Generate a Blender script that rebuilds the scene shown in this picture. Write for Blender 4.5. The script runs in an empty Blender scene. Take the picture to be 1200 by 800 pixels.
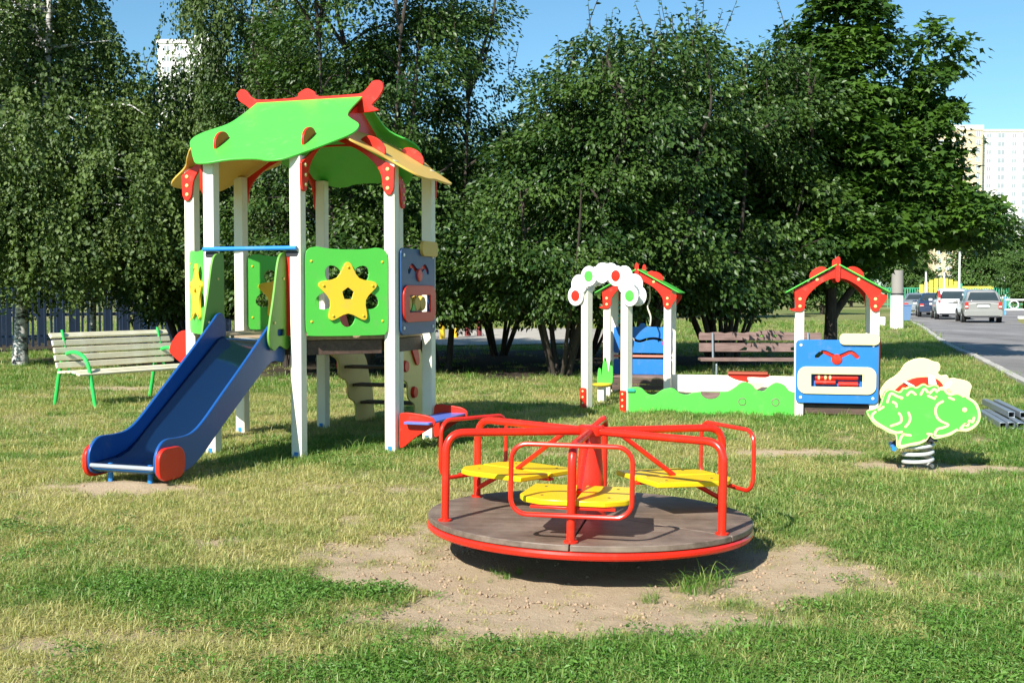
import bpy, bmesh, math, random
import numpy as np
from mathutils import Vector, Matrix
from mathutils.geometry import tessellate_polygon, delaunay_2d_cdt

random.seed(7)
RNG = np.random.default_rng(11)
R = math.radians
SC = bpy.context.scene
COL = SC.collection

# ------------------------------------------------------------------ camera, sky, sun, exposure
cam_d = bpy.data.cameras.new('camera')
cam = bpy.data.objects.new('camera', cam_d)
COL.objects.link(cam)
cam.location = (0, 0, 1.35)
cam.rotation_euler = (R(90 - 2.333), 0, 0)
cam_d.sensor_width = 36
cam_d.lens = 1350 / 1200 * 36
cam_d.clip_end = 3000
SC.camera = cam

SUN_AZ, SUN_EL = R(211), R(38)          # azimuth clockwise from +Y
world = bpy.data.worlds.new("World")
SC.world = world
world.use_nodes = True
wn = world.node_tree
sky = wn.nodes.new('ShaderNodeTexSky')
sky.sky_type = 'NISHITA'
sky.sun_disc = False
sky.sun_elevation = SUN_EL
sky.sun_rotation = SUN_AZ
sky.air_density = 1.0
sky.dust_density = 0.2
sky.ozone_density = 1.6
tintn = wn.nodes.new('ShaderNodeMix'); tintn.data_type = 'RGBA'; tintn.blend_type = 'MULTIPLY'; tintn.inputs[0].default_value = 1
tintn.inputs[7].default_value = (.86, 1.26, 1.38, 1)
wn.links.new(sky.outputs[0], tintn.inputs[6]); wn.links.new(tintn.outputs[2], wn.nodes['Background'].inputs[0])
wn.nodes['Background'].inputs[1].default_value = 0.062

sl = bpy.data.lights.new('sun', 'SUN')
sl.energy = 5.0
sl.angle = R(0.5)
sl.color = (1.0, 0.965, 0.90)
sun = bpy.data.objects.new('sun', sl)
COL.objects.link(sun)
to_sun = Vector((math.sin(SUN_AZ) * math.cos(SUN_EL), math.cos(SUN_AZ) * math.cos(SUN_EL), math.sin(SUN_EL)))
sun.rotation_euler = (-to_sun).to_track_quat('-Z', 'Y').to_euler()
sun.location = (-8, -12, 14)

vs = SC.view_settings
vs.view_transform = 'Standard'
vs.look = 'None'
vs.exposure = 0.85
vs.gamma = 1
vs.use_curve_mapping = False
SC.cycles.max_bounces = 8
SC.cycles.transparent_max_bounces = 8

# ------------------------------------------------------------------ noise
def _hash(ix, iy, seed):
    h = (ix.astype(np.int64) * 374761393 + iy.astype(np.int64) * 668265263 + seed * 1442695041) & 0x7fffffff
    h = ((h ^ (h >> 13)) * 1274126177) & 0x7fffffff
    return ((h ^ (h >> 16)) & 0xffff) / 65535.0

def vnoise(x, y, s=0):
    x = np.asarray(x, float); y = np.asarray(y, float)
    ix = np.floor(x); iy = np.floor(y)
    fx = x - ix; fy = y - iy
    fx = fx * fx * (3 - 2 * fx); fy = fy * fy * (3 - 2 * fy)
    a = _hash(ix, iy, s); b = _hash(ix + 1, iy, s); c = _hash(ix, iy + 1, s); d = _hash(ix + 1, iy + 1, s)
    return (a * (1 - fx) + b * fx) * (1 - fy) + (c * (1 - fx) + d * fx) * fy

def fbm(x, y, s=0, o=4):
    t = 0; amp = .5; n = 0
    for i in range(o):
        t = t + amp * vnoise(x * 2 ** i, y * 2 ** i, s + i * 17); n += amp; amp *= .5
    return t / n

# ------------------------------------------------------------------ ground cover maps (world metres)
DIRT = [(0.41, 5.72, 0.98, 0.92, 1.3), (-0.38, 5.48, 0.66, 0.31, 1.06), (-0.14, 5.0, 0.56, 0.36, 1.05), (0.36, 4.78, 0.74, 0.25, 1.05),
        (1.36, 5.72, 0.52, 0.50, 1.05), (-0.85, 5.98, 0.46, 0.17, .86), (-2.72, 7.95, 0.50, 0.18, 1.0), (-1.72, 6.25, 0.42, 0.14, .8),
        (3.32, 8.95, 0.62, 0.26, 1.05), (2.5, 9.8, 0.75, 0.32, 1.0), (2.75, 9.2, .5, .14, .7), (2.33, 5.55, 0.32, 0.10, .8), (-0.33, 4.5, 0.2, 0.09, .9),
        (-5.4, 16.7, 1.2, .38, 1.0), (-4.2, 18.2, 1.1, .42, 1.0), (0.2, 9.9, 0.7, .3, .55), (-.2, 7.3, .9, .25, .5), (3.9, 10.6, .7, .2, .6), (-3.6, 9.6, .8, .2, .5), (-.9, 8.0, .7, .2, .55), (-1.3, 6.9, .5, .14, .6), (-.5, 6.7, .5, .2, .6), (-1.6, 4.5, .6, .2, .62), (1.9, 7.6, .5, .12, .5), (-2.7, 6.9, .5, .14, .5), (.6, 8.6, .6, .2, .5)]
DRY = [(-1.2, 7.4, 2.3, 1.3, .8), (-2.9, 9.3, 1.4, .9, .35), (-0.2, 9.2, 2.0, 1.6, .45), (-1.75, 4.42, 0.95, 0.36, 1.0), (-1.95, 3.9, .8, .5, .8), (-3.2, 11, 1.8, 2.0, .35),
       (2.6, 9.6, 1.3, .9, .5), (0.5, 12, 2.5, 1.2, .3), (-0.6, 6.3, 1.0, .5, .5), (1.0, 4.7, .7, .3, .5), (-0.25, 4.45, .5, .18, .5), (-4.5, 14, 2, 2, .3), (.4, 15, 3, 2, .25), (-2.6, 6.6, .9, .5, .35)]
DRY += [(0.41, 5.6, 1.5, 1.25, .42), (-3.0, 8.6, 1.6, .9, .5), (-2.2, 12.6, 1.6, 1.0, .4), (2.7, 11.2, 1.6, .8, .35), (-3.8, 10.6, 1.3, 1.2, .4)]
GREEN = [(-1.5, 5.25, 0.55, 0.32, .8), (-0.7, 5.2, 0.28, 0.2, .8), (0.0, 4.1, 1.0, 0.35, .7), (2.0, 4.7, 1.6, 1.0, .6), (2.2, 6.6, 1.0, 1.2, .45), (-1.0, 10.2, 1.2, .7, .6), (-1.9, 9.5, .5, .6, .6),
         (-1.2, 4.9, .5, .3, .5), (3.8, 13, 2, 2, .4), (4.5, 9.5, 1.5, 2.5, .4)]

def blobs(x, y, L, seed, warp=.35):
    wx = x + warp * (fbm(x * 1.7, y * 1.7, seed) - .5) * 1.6 + .12 * (vnoise(x * 9, y * 9, seed + 5) - .5)
    wy = y + warp * (fbm(x * 1.7 + 40, y * 1.7, seed) - .5) * 1.1 + .10 * (vnoise(x * 9 + 7, y * 9, seed + 6) - .5)
    t = np.zeros_like(wx)
    for cx, cy, rx, ry, s in L:
        d = np.sqrt(((wx - cx) / rx) ** 2 + ((wy - cy) / ry) ** 2)
        t = np.maximum(t, s * np.clip(1.5 - d * .9, 0, 1))
    return t

def dirt_map(x, y):
    t = blobs(x, y, DIRT, 3)
    n = fbm(x * 5, y * 5, 21)
    return np.clip((t - .44 + (n - .5) * .95) * 2.5, 0, 1)

def dry_map(x, y):
    t = .29 + blobs(x, y, DRY, 9, .6) - .7 * blobs(x, y, GREEN, 14, .4)
    n = fbm(x * 2.6, y * 2.6, 31)
    return np.clip(t + (n - .5) * 1.45 + (vnoise(x * 7, y * 7, 33) - .5) * .3, 0, 1)

def shade_soil_map(x, y):  # tree shade painted into the ground as dark bare soil, also behind the fence
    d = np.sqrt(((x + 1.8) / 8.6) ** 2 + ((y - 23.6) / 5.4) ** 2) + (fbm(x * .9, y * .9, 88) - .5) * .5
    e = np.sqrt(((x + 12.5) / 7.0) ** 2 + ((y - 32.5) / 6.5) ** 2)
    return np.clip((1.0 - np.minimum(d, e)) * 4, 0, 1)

def ground_z(x, y):
    near = np.clip((34 - np.abs(y)) / 10, 0, 1) * np.clip((14 - np.abs(x)) / 6, 0, 1)
    z = .035 * (fbm(x * .8, y * .8, 51) - .5) + .018 * (fbm(x * 4, y * 4, 52) - .5)
    d = dirt_map(x, y)
    z = z + d * .022 * (fbm(x * 11, y * 11, 53, 3) - .5) - .012 * d
    z = z - .03 * np.exp(-(((x - .41) / .7) ** 2 + ((y - 6.0) / .7) ** 2))
    z = z + .05 * np.exp(-(((x + 2.78) / .55) ** 2 + ((y - 8.02) / .28) ** 2))
    return z * near - .004

# ------------------------------------------------------------------ materials
def nodes_of(m):
    m.use_nodes = True
    return m.node_tree, m.node_tree.nodes, m.node_tree.links

def paint(name, rgb, rough=.38, var=.10, bump=.15, scale=14, spec=.45, dirt=.34, dirtcol=(.30, .25, .18)):
    m = bpy.data.materials.new(name)
    t, N, L = nodes_of(m)
    b = N['Principled BSDF']
    tc = N.new('ShaderNodeTexCoord')
    n1 = N.new('ShaderNodeTexNoise'); n1.inputs['Scale'].default_value = scale * .25; n1.inputs['Detail'].default_value = 5
    n2 = N.new('ShaderNodeTexNoise'); n2.inputs['Scale'].default_value = scale * 9; n2.inputs['Detail'].default_value = 3
    L.new(tc.outputs['Object'], n1.inputs['Vector']); L.new(tc.outputs['Object'], n2.inputs['Vector'])
    mx = N.new('ShaderNodeMix'); mx.data_type = 'RGBA'
    mx.inputs[6].default_value = (*[c * (1 - var) for c in rgb], 1)
    mx.inputs[7].default_value = (*[min(1, c * (1 + var)) for c in rgb], 1)
    L.new(n1.outputs['Fac'], mx.inputs[0])
    # smudges of dust with a shape of their own
    n3 = N.new('ShaderNodeTexNoise'); n3.inputs['Scale'].default_value = scale * .55; n3.inputs['Detail'].default_value = 8; n3.inputs['Roughness'].default_value = .75
    L.new(tc.outputs['Object'], n3.inputs['Vector'])
    mr = N.new('ShaderNodeMapRange'); mr.inputs[1].default_value = .56; mr.inputs[2].default_value = .78; mr.inputs[4].default_value = dirt
    L.new(n3.outputs['Fac'], mr.inputs[0])
    mx2 = N.new('ShaderNodeMix'); mx2.data_type = 'RGBA'; mx2.inputs[7].default_value = (*dirtcol, 1)
    L.new(mr.outputs[0], mx2.inputs[0]); L.new(mx.outputs[2], mx2.inputs[6])
    mp = N.new('ShaderNodeMapping'); mp.inputs['Scale'].default_value = (1.0, 1.0, .22); mp.inputs['Rotation'].default_value = (.3, .5, .2)
    L.new(tc.outputs['Object'], mp.inputs[0])
    n4 = N.new('ShaderNodeTexNoise'); n4.inputs['Scale'].default_value = scale * 4.5; n4.inputs['Detail'].default_value = 6; n4.inputs['Roughness'].default_value = .7
    L.new(mp.outputs[0], n4.inputs['Vector'])
    m4 = N.new('ShaderNodeMapRange'); m4.inputs[1].default_value = .66; m4.inputs[2].default_value = .72; m4.inputs[4].default_value = min(.5, dirt * 1.5)
    L.new(n4.outputs['Fac'], m4.inputs[0])
    mx4 = N.new('ShaderNodeMix'); mx4.data_type = 'RGBA'; mx4.inputs[7].default_value = (*[c * .55 + .12 for c in rgb], 1)
    L.new(m4.outputs[0], mx4.inputs[0]); L.new(mx2.outputs[2], mx4.inputs[6])
    L.new(mx4.outputs[2], b.inputs['Base Color'])
    ra = N.new('ShaderNodeMapRange'); ra.inputs[3].default_value = rough * .8; ra.inputs[4].default_value = min(1, rough * 1.35)
    L.new(n3.outputs['Fac'], ra.inputs[0]); L.new(ra.outputs[0], b.inputs['Roughness'])
    b.inputs['Specular IOR Level'].default_value = spec
    bp = N.new('ShaderNodeBump'); bp.inputs['Strength'].default_value = bump; bp.inputs['Distance'].default_value = .002
    L.new(n2.outputs['Fac'], bp.inputs['Height']); L.new(bp.outputs[0], b.inputs['Normal'])
    return m

def wood(name, c1, c2, rough=.6, axis='X', scale=3, dust=0):
    m = bpy.data.materials.new(name)
    t, N, L = nodes_of(m)
    b = N['Principled BSDF']
    tc = N.new('ShaderNodeTexCoord'); mp = N.new('ShaderNodeMapping')
    s = {'X': (1, 12, 12), 'Y': (12, 1, 12), 'Z': (12, 12, 1)}[axis]
    mp.inputs['Scale'].default_value = s
    L.new(tc.outputs['Object'], mp.inputs[0])
    n = N.new('ShaderNodeTexNoise'); n.inputs['Scale'].default_value = scale; n.inputs['Detail'].default_value = 8; n.inputs['Roughness'].default_value = .65
    L.new(mp.outputs[0], n.inputs['Vector'])
    cr = N.new('ShaderNodeValToRGB')
    cr.color_ramp.elements[0].position = .3; cr.color_ramp.elements[0].color = (*c1, 1)
    cr.color_ramp.elements[1].position = .7; cr.color_ramp.elements[1].color = (*c2, 1)
    L.new(n.outputs['Fac'], cr.inputs[0])
    n2 = N.new('ShaderNodeTexNoise'); n2.inputs['Scale'].default_value = 5; n2.inputs['Detail'].default_value = 6
    L.new(tc.outputs['Object'], n2.inputs['Vector'])
    mx = N.new('ShaderNodeMix'); mx.data_type = 'RGBA'; mx.blend_type = 'OVERLAY'; mx.inputs[0].default_value = .45
    L.new(cr.outputs[0], mx.inputs[6]); L.new(n2.outputs['Fac'], mx.inputs[7])
    res = mx.outputs[2]
    if dust:
        n3 = N.new('ShaderNodeTexNoise'); n3.inputs['Scale'].default_value = 3.4; n3.inputs['Detail'].default_value = 9; n3.inputs['Roughness'].default_value = .72
        L.new(tc.outputs['Object'], n3.inputs['Vector'])
        mr = N.new('ShaderNodeMapRange'); mr.inputs[1].default_value = .46; mr.inputs[2].default_value = .72; mr.inputs[4].default_value = dust
        L.new(n3.outputs['Fac'], mr.inputs[0])
        m3 = N.new('ShaderNodeMix'); m3.data_type = 'RGBA'; m3.inputs[7].default_value = (.36, .28, .21, 1)
        L.new(mr.outputs[0], m3.inputs[0]); L.new(res, m3.inputs[6]); res = m3.outputs[2]
    L.new(res, b.inputs['Base Color'])
    b.inputs['Roughness'].default_value = rough
    bp = N.new('ShaderNodeBump'); bp.inputs['Strength'].default_value = .3; bp.inputs['Distance'].default_value = .003
    L.new(n.outputs['Fac'], bp.inputs['Height']); L.new(bp.outputs[0], b.inputs['Normal'])
    return m

def plain(name, rgb, rough=.5, metal=0, spec=.5):
    m = paint(name, rgb, rough, .06, .1, 8, spec, .12)
    m.node_tree.nodes['Principled BSDF'].inputs['Metallic'].default_value = metal
    return m

def glass_dark(name, rgb=(.015, .02, .025)):
    m = bpy.data.materials.new(name)
    t, N, L = nodes_of(m)
    b = N['Principled BSDF']
    n = N.new('ShaderNodeTexNoise'); n.inputs['Scale'].default_value = .7
    mx = N.new('ShaderNodeMix'); mx.data_type = 'RGBA'
    mx.inputs[6].default_value = (*rgb, 1); mx.inputs[7].default_value = (*[c * 2.2 for c in rgb], 1)
    L.new(n.outputs['Fac'], mx.inputs[0]); L.new(mx.outputs[2], b.inputs['Base Color'])
    b.inputs['Roughness'].default_value = .06; b.inputs['Specular IOR Level'].default_value = .6
    return m

def leafmat(name, c_dark, c_light, trans=.28, rough=.42, attr='GEOMETRY', hue=None):
    m = bpy.data.materials.new(name)
    t, N, L = nodes_of(m)
    b = N['Principled BSDF']; out = N['Material Output']
    a = N.new('ShaderNodeAttribute'); a.attribute_type = attr; a.attribute_name = 'tint'
    cr = N.new('ShaderNodeValToRGB')
    cr.color_ramp.elements[0].color = (*c_dark, 1); cr.color_ramp.elements[1].color = (*c_light, 1)
    if hue:
        e = cr.color_ramp.elements.new(.93); e.color = (*c_light, 1); cr.color_ramp.elements[-1].color = (*hue, 1)
    L.new(a.outputs['Fac'], cr.inputs[0])
    L.new(cr.outputs[0], b.inputs['Base Color'])
    b.inputs['Roughness'].default_value = rough
    b.inputs['Specular IOR Level'].default_value = .36
    tr = N.new('ShaderNodeBsdfTranslucent')
    g = N.new('ShaderNodeMix'); g.data_type = 'RGBA'; g.blend_type = 'MULTIPLY'; g.inputs[0].default_value = 1; g.inputs[7].default_value = (1.5, 1.7, .6, 1)
    L.new(cr.outputs[0], g.inputs[6]); L.new(g.outputs[2], tr.inputs[0])
    ms = N.new('ShaderNodeMixShader'); ms.inputs[0].default_value = trans
    L.new(b.outputs[0], ms.inputs[1]); L.new(tr.outputs[0], ms.inputs[2]); L.new(ms.outputs[0], out.inputs[0])
    return m

def bark(name, c1, c2, birch=False):
    m = bpy.data.materials.new(name)
    t, N, L = nodes_of(m)
    b = N['Principled BSDF']
    tc = N.new('ShaderNodeTexCoord'); mp = N.new('ShaderNodeMapping')
    mp.inputs['Scale'].default_value = (3, 3, 9) if birch else (14, 14, 2.5)
    L.new(tc.outputs['Object'], mp.inputs[0])
    n = N.new('ShaderNodeTexNoise'); n.inputs['Scale'].default_value = 1.6; n.inputs['Detail'].default_value = 8; n.inputs['Roughness'].default_value = .7
    L.new(mp.outputs[0], n.inputs['Vector'])
    cr = N.new('ShaderNodeValToRGB')
    cr.color_ramp.elements[0].position = .42 if birch else .3; cr.color_ramp.elements[1].position = .52 if birch else .7
    cr.color_ramp.elements[0].color = (*c1, 1); cr.color_ramp.elements[1].color = (*c2, 1)
    L.new(n.outputs['Fac'], cr.inputs[0]); L.new(cr.outputs[0], b.inputs['Base Color'])
    b.inputs['Roughness'].default_value = .85
    bp = N.new('ShaderNodeBump'); bp.inputs['Strength'].default_value = .6; bp.inputs['Distance'].default_value = .015
    L.new(n.outputs['Fac'], bp.inputs['Height']); L.new(bp.outputs[0], b.inputs['Normal'])
    return m

RED = paint('red_paint', (.66, .022, .008), .32, .06)
REDT = paint('red_tube_enamel', (.70, .022, .008), .26, .05, .05, 10, .5, .12)
GRN = paint('apple_green_paint', (.085, .50, .06), .36, .05)
GRN2 = paint('olive_green_paint', (.13, .33, .04), .4, .06)
YEL = paint('yellow_paint', (.80, .52, .03), .36, .06)
YELS = paint('seat_yellow_paint', (.86, .56, .008), .28, .04, .06, 10, .5, .12)
MUS = paint('ochre_roof_paint', (.66, .42, .08), .45, .08)
BLU = paint('blue_paint', (.02, .17, .52), .34, .06)
BEDM = plain('slide_bed_steel', (.065, .16, .29), .08, .95)
SBLU = paint('slide_blue_paint', (.010, .075, .27), .30, .08, .1, 10, .5, .2)
BLU_SHADE = paint('shaded_blue_panel_paint', (.016, .07, .20), .36, .06)  # panel blue set darker, shade of that tower side put into the colour
CREAM = paint('cream_post_paint', (.84, .79, .63), .45, .04, .3, 10, .4, .34, (.46, .39, .28))
WHITE = paint('white_paint', (.82, .82, .78), .4, .03, .1, 10, .4, .15)
PALEY = paint('pale_yellow_paint', (.84, .74, .34), .4, .04)
BROWN = wood('deck_plywood', (.085, .058, .042), (.20, .145, .11), .5, 'X', 2.2, .55)
DBROWN = wood('dark_brown_board', (.05, .028, .02), (.12, .07, .05), .6)
GREYW = wood('weathered_bench_wood', (.11, .062, .05), (.24, .155, .13), .65)
BENCHC = wood('cream_slat_paint', (.62, .56, .38), (.74, .68, .48), .5)
BOLT = plain('yellow_plastic_cap', (.80, .62, .22), .4)
STEEL = plain('galvanised_steel', (.33, .37, .40), .42, .7)
SPRG = plain('grey_spring_paint', (.55, .57, .55), .35)
DARK = plain('dark_steel', (.035, .035, .04), .5, .3)
SBLUE = paint('support_blue_paint', (.02, .22, .62), .35)
ROPE = plain('pale_cord', (.65, .6, .5), .8)
TEAL = paint('teal_paint', (.03, .35, .25), .4)
BARK = bark('dark_bark', (.018, .013, .009), (.07, .052, .038))
BIRCH = bark('birch_bark', (.03, .028, .026), (.55, .53, .49), True)
LEAF_A = leafmat('apple_leaf', (.016, .046, .008), (.080, .138, .026), .20, .42)
LEAF_M = leafmat('maple_leaf', (.020, .056, .006), (.075, .150, .016), .2, .5)
LEAF_B = leafmat('birch_leaf', (.030, .064, .012), (.120, .175, .040), .2, .55)
LEAF_F = leafmat('far_leaf', (.035, .080, .014), (.095, .165, .034), .22, .55)
GRASSM = leafmat('grass_blade', (.066, .205, .016), (.48, .42, .17), .32, .5, 'INSTANCER')
WEEDM = leafmat('clover_leaf', (.06, .15, .018), (.14, .27, .045), .25, .5, 'INSTANCER')

def vary_blades(m):
    t = m.node_tree; N = t.nodes; L = t.links
    cr = [n for n in N if n.type == 'VALTORGB'][0]; src = [n for n in N if n.type == 'ATTRIBUTE'][0]
    b = N.new('ShaderNodeAttribute'); b.attribute_name = 'blade'
    mr = N.new('ShaderNodeMapRange'); mr.inputs[3].default_value = -.16; mr.inputs[4].default_value = .26
    L.new(b.outputs['Fac'], mr.inputs[0])
    ad = N.new('ShaderNodeMath'); ad.operation = 'ADD'; ad.use_clamp = True
    L.new(src.outputs['Fac'], ad.inputs[0]); L.new(mr.outputs[0], ad.inputs[1]); L.new(ad.outputs[0], cr.inputs[0])
vary_blades(GRASSM)

# ------------------------------------------------------------------ mesh builder
def link(o, parent=None):
    COL.objects.link(o)
    if parent is not None:
        o.parent = parent
    return o

def tag(o, label=None, cat=None, group=None, kind=None):
    if label: o['label'] = label
    if cat: o['category'] = cat
    if group: o['group'] = group
    if kind: o['kind'] = kind
    return o

def thing(name, label, cat, loc=(0, 0, 0), rz=0, group=None, rot=None):
    o = bpy.data.objects.new(name, None)
    o.empty_display_size = .2
    o.location = loc
    o.rotation_euler = rot if rot else (0, 0, rz)
    link(o)
    return tag(o, label, cat, group)

def copy_tree(o, parent=None):
    c = o.copy(); COL.objects.link(c)
    if parent is not None: c.parent = parent
    for ch in o.children: copy_tree(ch, c)
    return c

def rect(w, h, cx=0, cy=0):
    return [(cx - w / 2, cy - h / 2), (cx + w / 2, cy - h / 2), (cx + w / 2, cy + h / 2), (cx - w / 2, cy + h / 2)]

def rr(w, h, r, cx=0, cy=0, n=6):
    p = []
    for sx, sy, a0 in ((1, -1, -90), (1, 1, 0), (-1, 1, 90), (-1, -1, 180)):
        for i in range(n + 1):
            a = R(a0 + 90 * i / n)
            p.append((cx + sx * (w / 2 - r) + r * math.cos(a), cy + sy * (h / 2 - r) + r * math.sin(a)))
    return p

def ell(rx, ry, cx=0, cy=0, n=20, rot=0):
    c, s = math.cos(rot), math.sin(rot)
    return [(cx + rx * math.cos(a) * c - ry * math.sin(a) * s, cy + rx * math.cos(a) * s + ry * math.sin(a) * c)
            for a in [2 * math.pi * i / n for i in range(n)]]

def spl(P, n=5, closed=True):
    P = [Vector((*p, 0)) if len(p) == 2 else Vector(p) for p in P]
    out = []; k = len(P)
    for i in range(k if closed else k - 1):
        if closed:
            a, b, c, d = P[i - 1], P[i], P[(i + 1) % k], P[(i + 2) % k]
        else:
            a, b, c, d = P[max(i - 1, 0)], P[i], P[i + 1], P[min(i + 2, k - 1)]
        for j in range(n):
            t = j / n
            q = .5 * ((2 * b) + (c - a) * t + (2 * a - 5 * b + 4 * c - d) * t * t + (3 * b - a - 3 * c + d) * t ** 3)
            out.append(q)
    if not closed: out.append(P[-1])
    return out

def spl2(P, n=5, closed=True):
    return [(q.x, q.y) for q in spl(P, n, closed)]

def plane(o, u, v):
    u = Vector(u).normalized(); v = Vector(v).normalized(); w = u.cross(v)
    return Matrix(((u.x, v.x, w.x, o[0]), (u.y, v.y, w.y, o[1]), (u.z, v.z, w.z, o[2]), (0, 0, 0, 1)))

class MB:
    def __init__(s): s.v = []; s.f = []
    def add(s, V, F, M=None):
        b = len(s.v)
        s.v += [tuple(M @ Vector(p)) if M is not None else tuple(p) for p in V]
        s.f += [tuple(i + b for i in f) for f in F]
        return s
    def box(s, c, d, M=None):
        x, y, z = d[0] / 2, d[1] / 2, d[2] / 2
        V = [(c[0] + i * x, c[1] + j * y, c[2] + k * z) for k in (-1, 1) for j in (-1, 1) for i in (-1, 1)]
        return s.add(V, [(0, 2, 3, 1), (4, 5, 7, 6), (0, 1, 5, 4), (2, 6, 7, 3), (0, 4, 6, 2), (1, 3, 7, 5)], M)
    def board(s, out, th, M=None, holes=(), w0=None):
        w0 = -th / 2 if w0 is None else w0
        loops = [list(out)] + [list(h) for h in holes]
        flat = [p for l in loops for p in l]
        n = len(flat)
        V = [(p[0], p[1], w0) for p in flat] + [(p[0], p[1], w0 + th) for p in flat]
        if holes:
            ids = []; b = 0
            for l in loops: ids.append(list(range(b, b + len(l)))); b += len(l)
            r_ = delaunay_2d_cdt([Vector((p[0], p[1])) for p in flat], [], ids, 1, 1e-6)
            if len(r_[0]) == n:
                mp = [o[0] for o in r_[3]]
                def inside(x, y, l):
                    k = False
                    for (x1, y1), (x2, y2) in zip(l, l[1:] + l[:1]):
                        if (y1 > y) != (y2 > y) and x < (x2 - x1) * (y - y1) / (y2 - y1) + x1: k = not k
                    return k
                tr = []
                for t in r_[2]:
                    t = [mp[i] for i in t]
                    cx, cy = sum(flat[i][0] for i in t) / 3, sum(flat[i][1] for i in t) / 3
                    if not any(inside(cx, cy, h) for h in loops[1:]): tr.append(t)
            else:
                tr = tessellate_polygon([[Vector((p[0], p[1], 0)) for p in l] for l in loops])
            F = [tuple(t) for t in tr] + [tuple(i + n for i in reversed(t)) for t in tr]
        else:
            F = [tuple(reversed(range(n))), tuple(range(n, 2 * n))]
        b = 0
        for l in loops:
            k = len(l)
            F += [(b + i, b + (i + 1) % k, n + b + (i + 1) % k, n + b + i) for i in range(k)]
            b += k
        return s.add(V, F, M)
    def tube(s, P, r, n=10, closed=False, M=None, cap=True):
        P = [Vector(p) for p in P]; k = len(P)
        rs = r if hasattr(r, '__len__') else [r] * k
        V = []; F = []; up = None
        for i, p in enumerate(P):
            if closed: t = P[(i + 1) % k] - P[i - 1]
            else: t = P[min(i + 1, k - 1)] - P[max(i - 1, 0)]
            t = t.normalized() if t.length > 1e-9 else Vector((0, 0, 1))
            if up is None:
                up = t.orthogonal().normalized()
            up = (up - t * up.dot(t))
            up = up.normalized() if up.length > 1e-6 else t.orthogonal().normalized()
            w = t.cross(up)
            for j in range(n):
                a = 2 * math.pi * j / n
                V.append(p + (up * math.cos(a) + w * math.sin(a)) * rs[i])
        for i in range(k if closed else k - 1):
            for j in range(n):
                F.append((i * n + j, i * n + (j + 1) % n, ((i + 1) % k) * n + (j + 1) % n, ((i + 1) % k) * n + j))
        if cap and not closed:
            F.append(tuple(reversed(range(n)))); F.append(tuple(range((k - 1) * n, k * n)))
        return s.add(V, F, M)
    def lathe(s, prof, n=24, M=None):
        V = []; F = []; k = len(prof)
        for r, z in prof:
            for j in range(n):
                a = 2 * math.pi * j / n
                V.append((r * math.cos(a), r * math.sin(a), z))
        for i in range(k - 1):
            for j in range(n):
                F.append((i * n + j, i * n + (j + 1) % n, (i + 1) * n + (j + 1) % n, (i + 1) * n + j))
        F.append(tuple(reversed(range(n)))); F.append(tuple(range((k - 1) * n, k * n)))
        return s.add(V, F, M)
    def mesh(s, name, mat, smooth=True):
        me = bpy.data.meshes.new(name)
        me.from_pydata(s.v, [], s.f)
        bm = bmesh.new(); bm.from_mesh(me)
        bmesh.ops.recalc_face_normals(bm, faces=bm.faces)
        bm.to_mesh(me); bm.free()
        if mat is not None: me.materials.append(mat)
        if smooth:
            me.polygons.foreach_set('use_smooth', [True] * len(me.polygons))
            me.set_sharp_from_angle(angle=R(35))
        return me
    def build(s, name, mat, parent=None, bevel=0, smooth=True, seg=2, kind=None, label=None):
        o = bpy.data.objects.new(name, s.mesh(name, mat, smooth))
        link(o, parent)
        if bevel:
            m = o.modifiers.new('bevel', 'BEVEL'); m.width = bevel; m.segments = seg
            m.limit_method = 'ANGLE'; m.angle_limit = R(50)
        if kind: o['kind'] = kind
        if label: o['label'] = label
        return o

def bent(P, rad, n=6):
    """polyline with rounded corners"""
    P = [Vector(p) for p in P]; out = [P[0]]
    for i in range(1, len(P) - 1):
        a = (P[i - 1] - P[i]); b = (P[i + 1] - P[i])
        d = min(rad, a.length * .48, b.length * .48)
        p0 = P[i] + a.normalized() * d; p1 = P[i] + b.normalized() * d
        for j in range(n + 1):
            t = j / n
            out.append(p0 * (1 - t) ** 2 + P[i] * 2 * t * (1 - t) + p1 * t * t)
    out.append(P[-1])
    return out

def ribbon(path, w):
    """outline of a stroke of width w along a 2D path"""
    P = [Vector((p[0], p[1])) for p in path]; l = []; r = []
    for i, p in enumerate(P):
        t = (P[min(i + 1, len(P) - 1)] - P[max(i - 1, 0)]).normalized(); n = Vector((-t.y, t.x)) * w / 2
        l.append(p + n); r.append(p - n)
    t0 = (P[1] - P[0]).normalized() * w * .4; t1 = (P[-1] - P[-2]).normalized() * w * .4
    q = l + [P[-1] + t1] + r[::-1] + [P[0] - t0]
    return [(v.x, v.y) for v in q]

def cap_bolts(parent, pts, M, r=.014, h=.012, mat=None, name='bolts'):
    mb = MB()
    for u, v, w in pts:
        mb.lathe([(r, 0), (r, h * .55), (r * .6, h), (r * .1, h * 1.05)], 8, M @ Matrix.Translation((u, v, w)))
    return mb.build(name, mat or BOLT, parent, kind='stuff')

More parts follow.
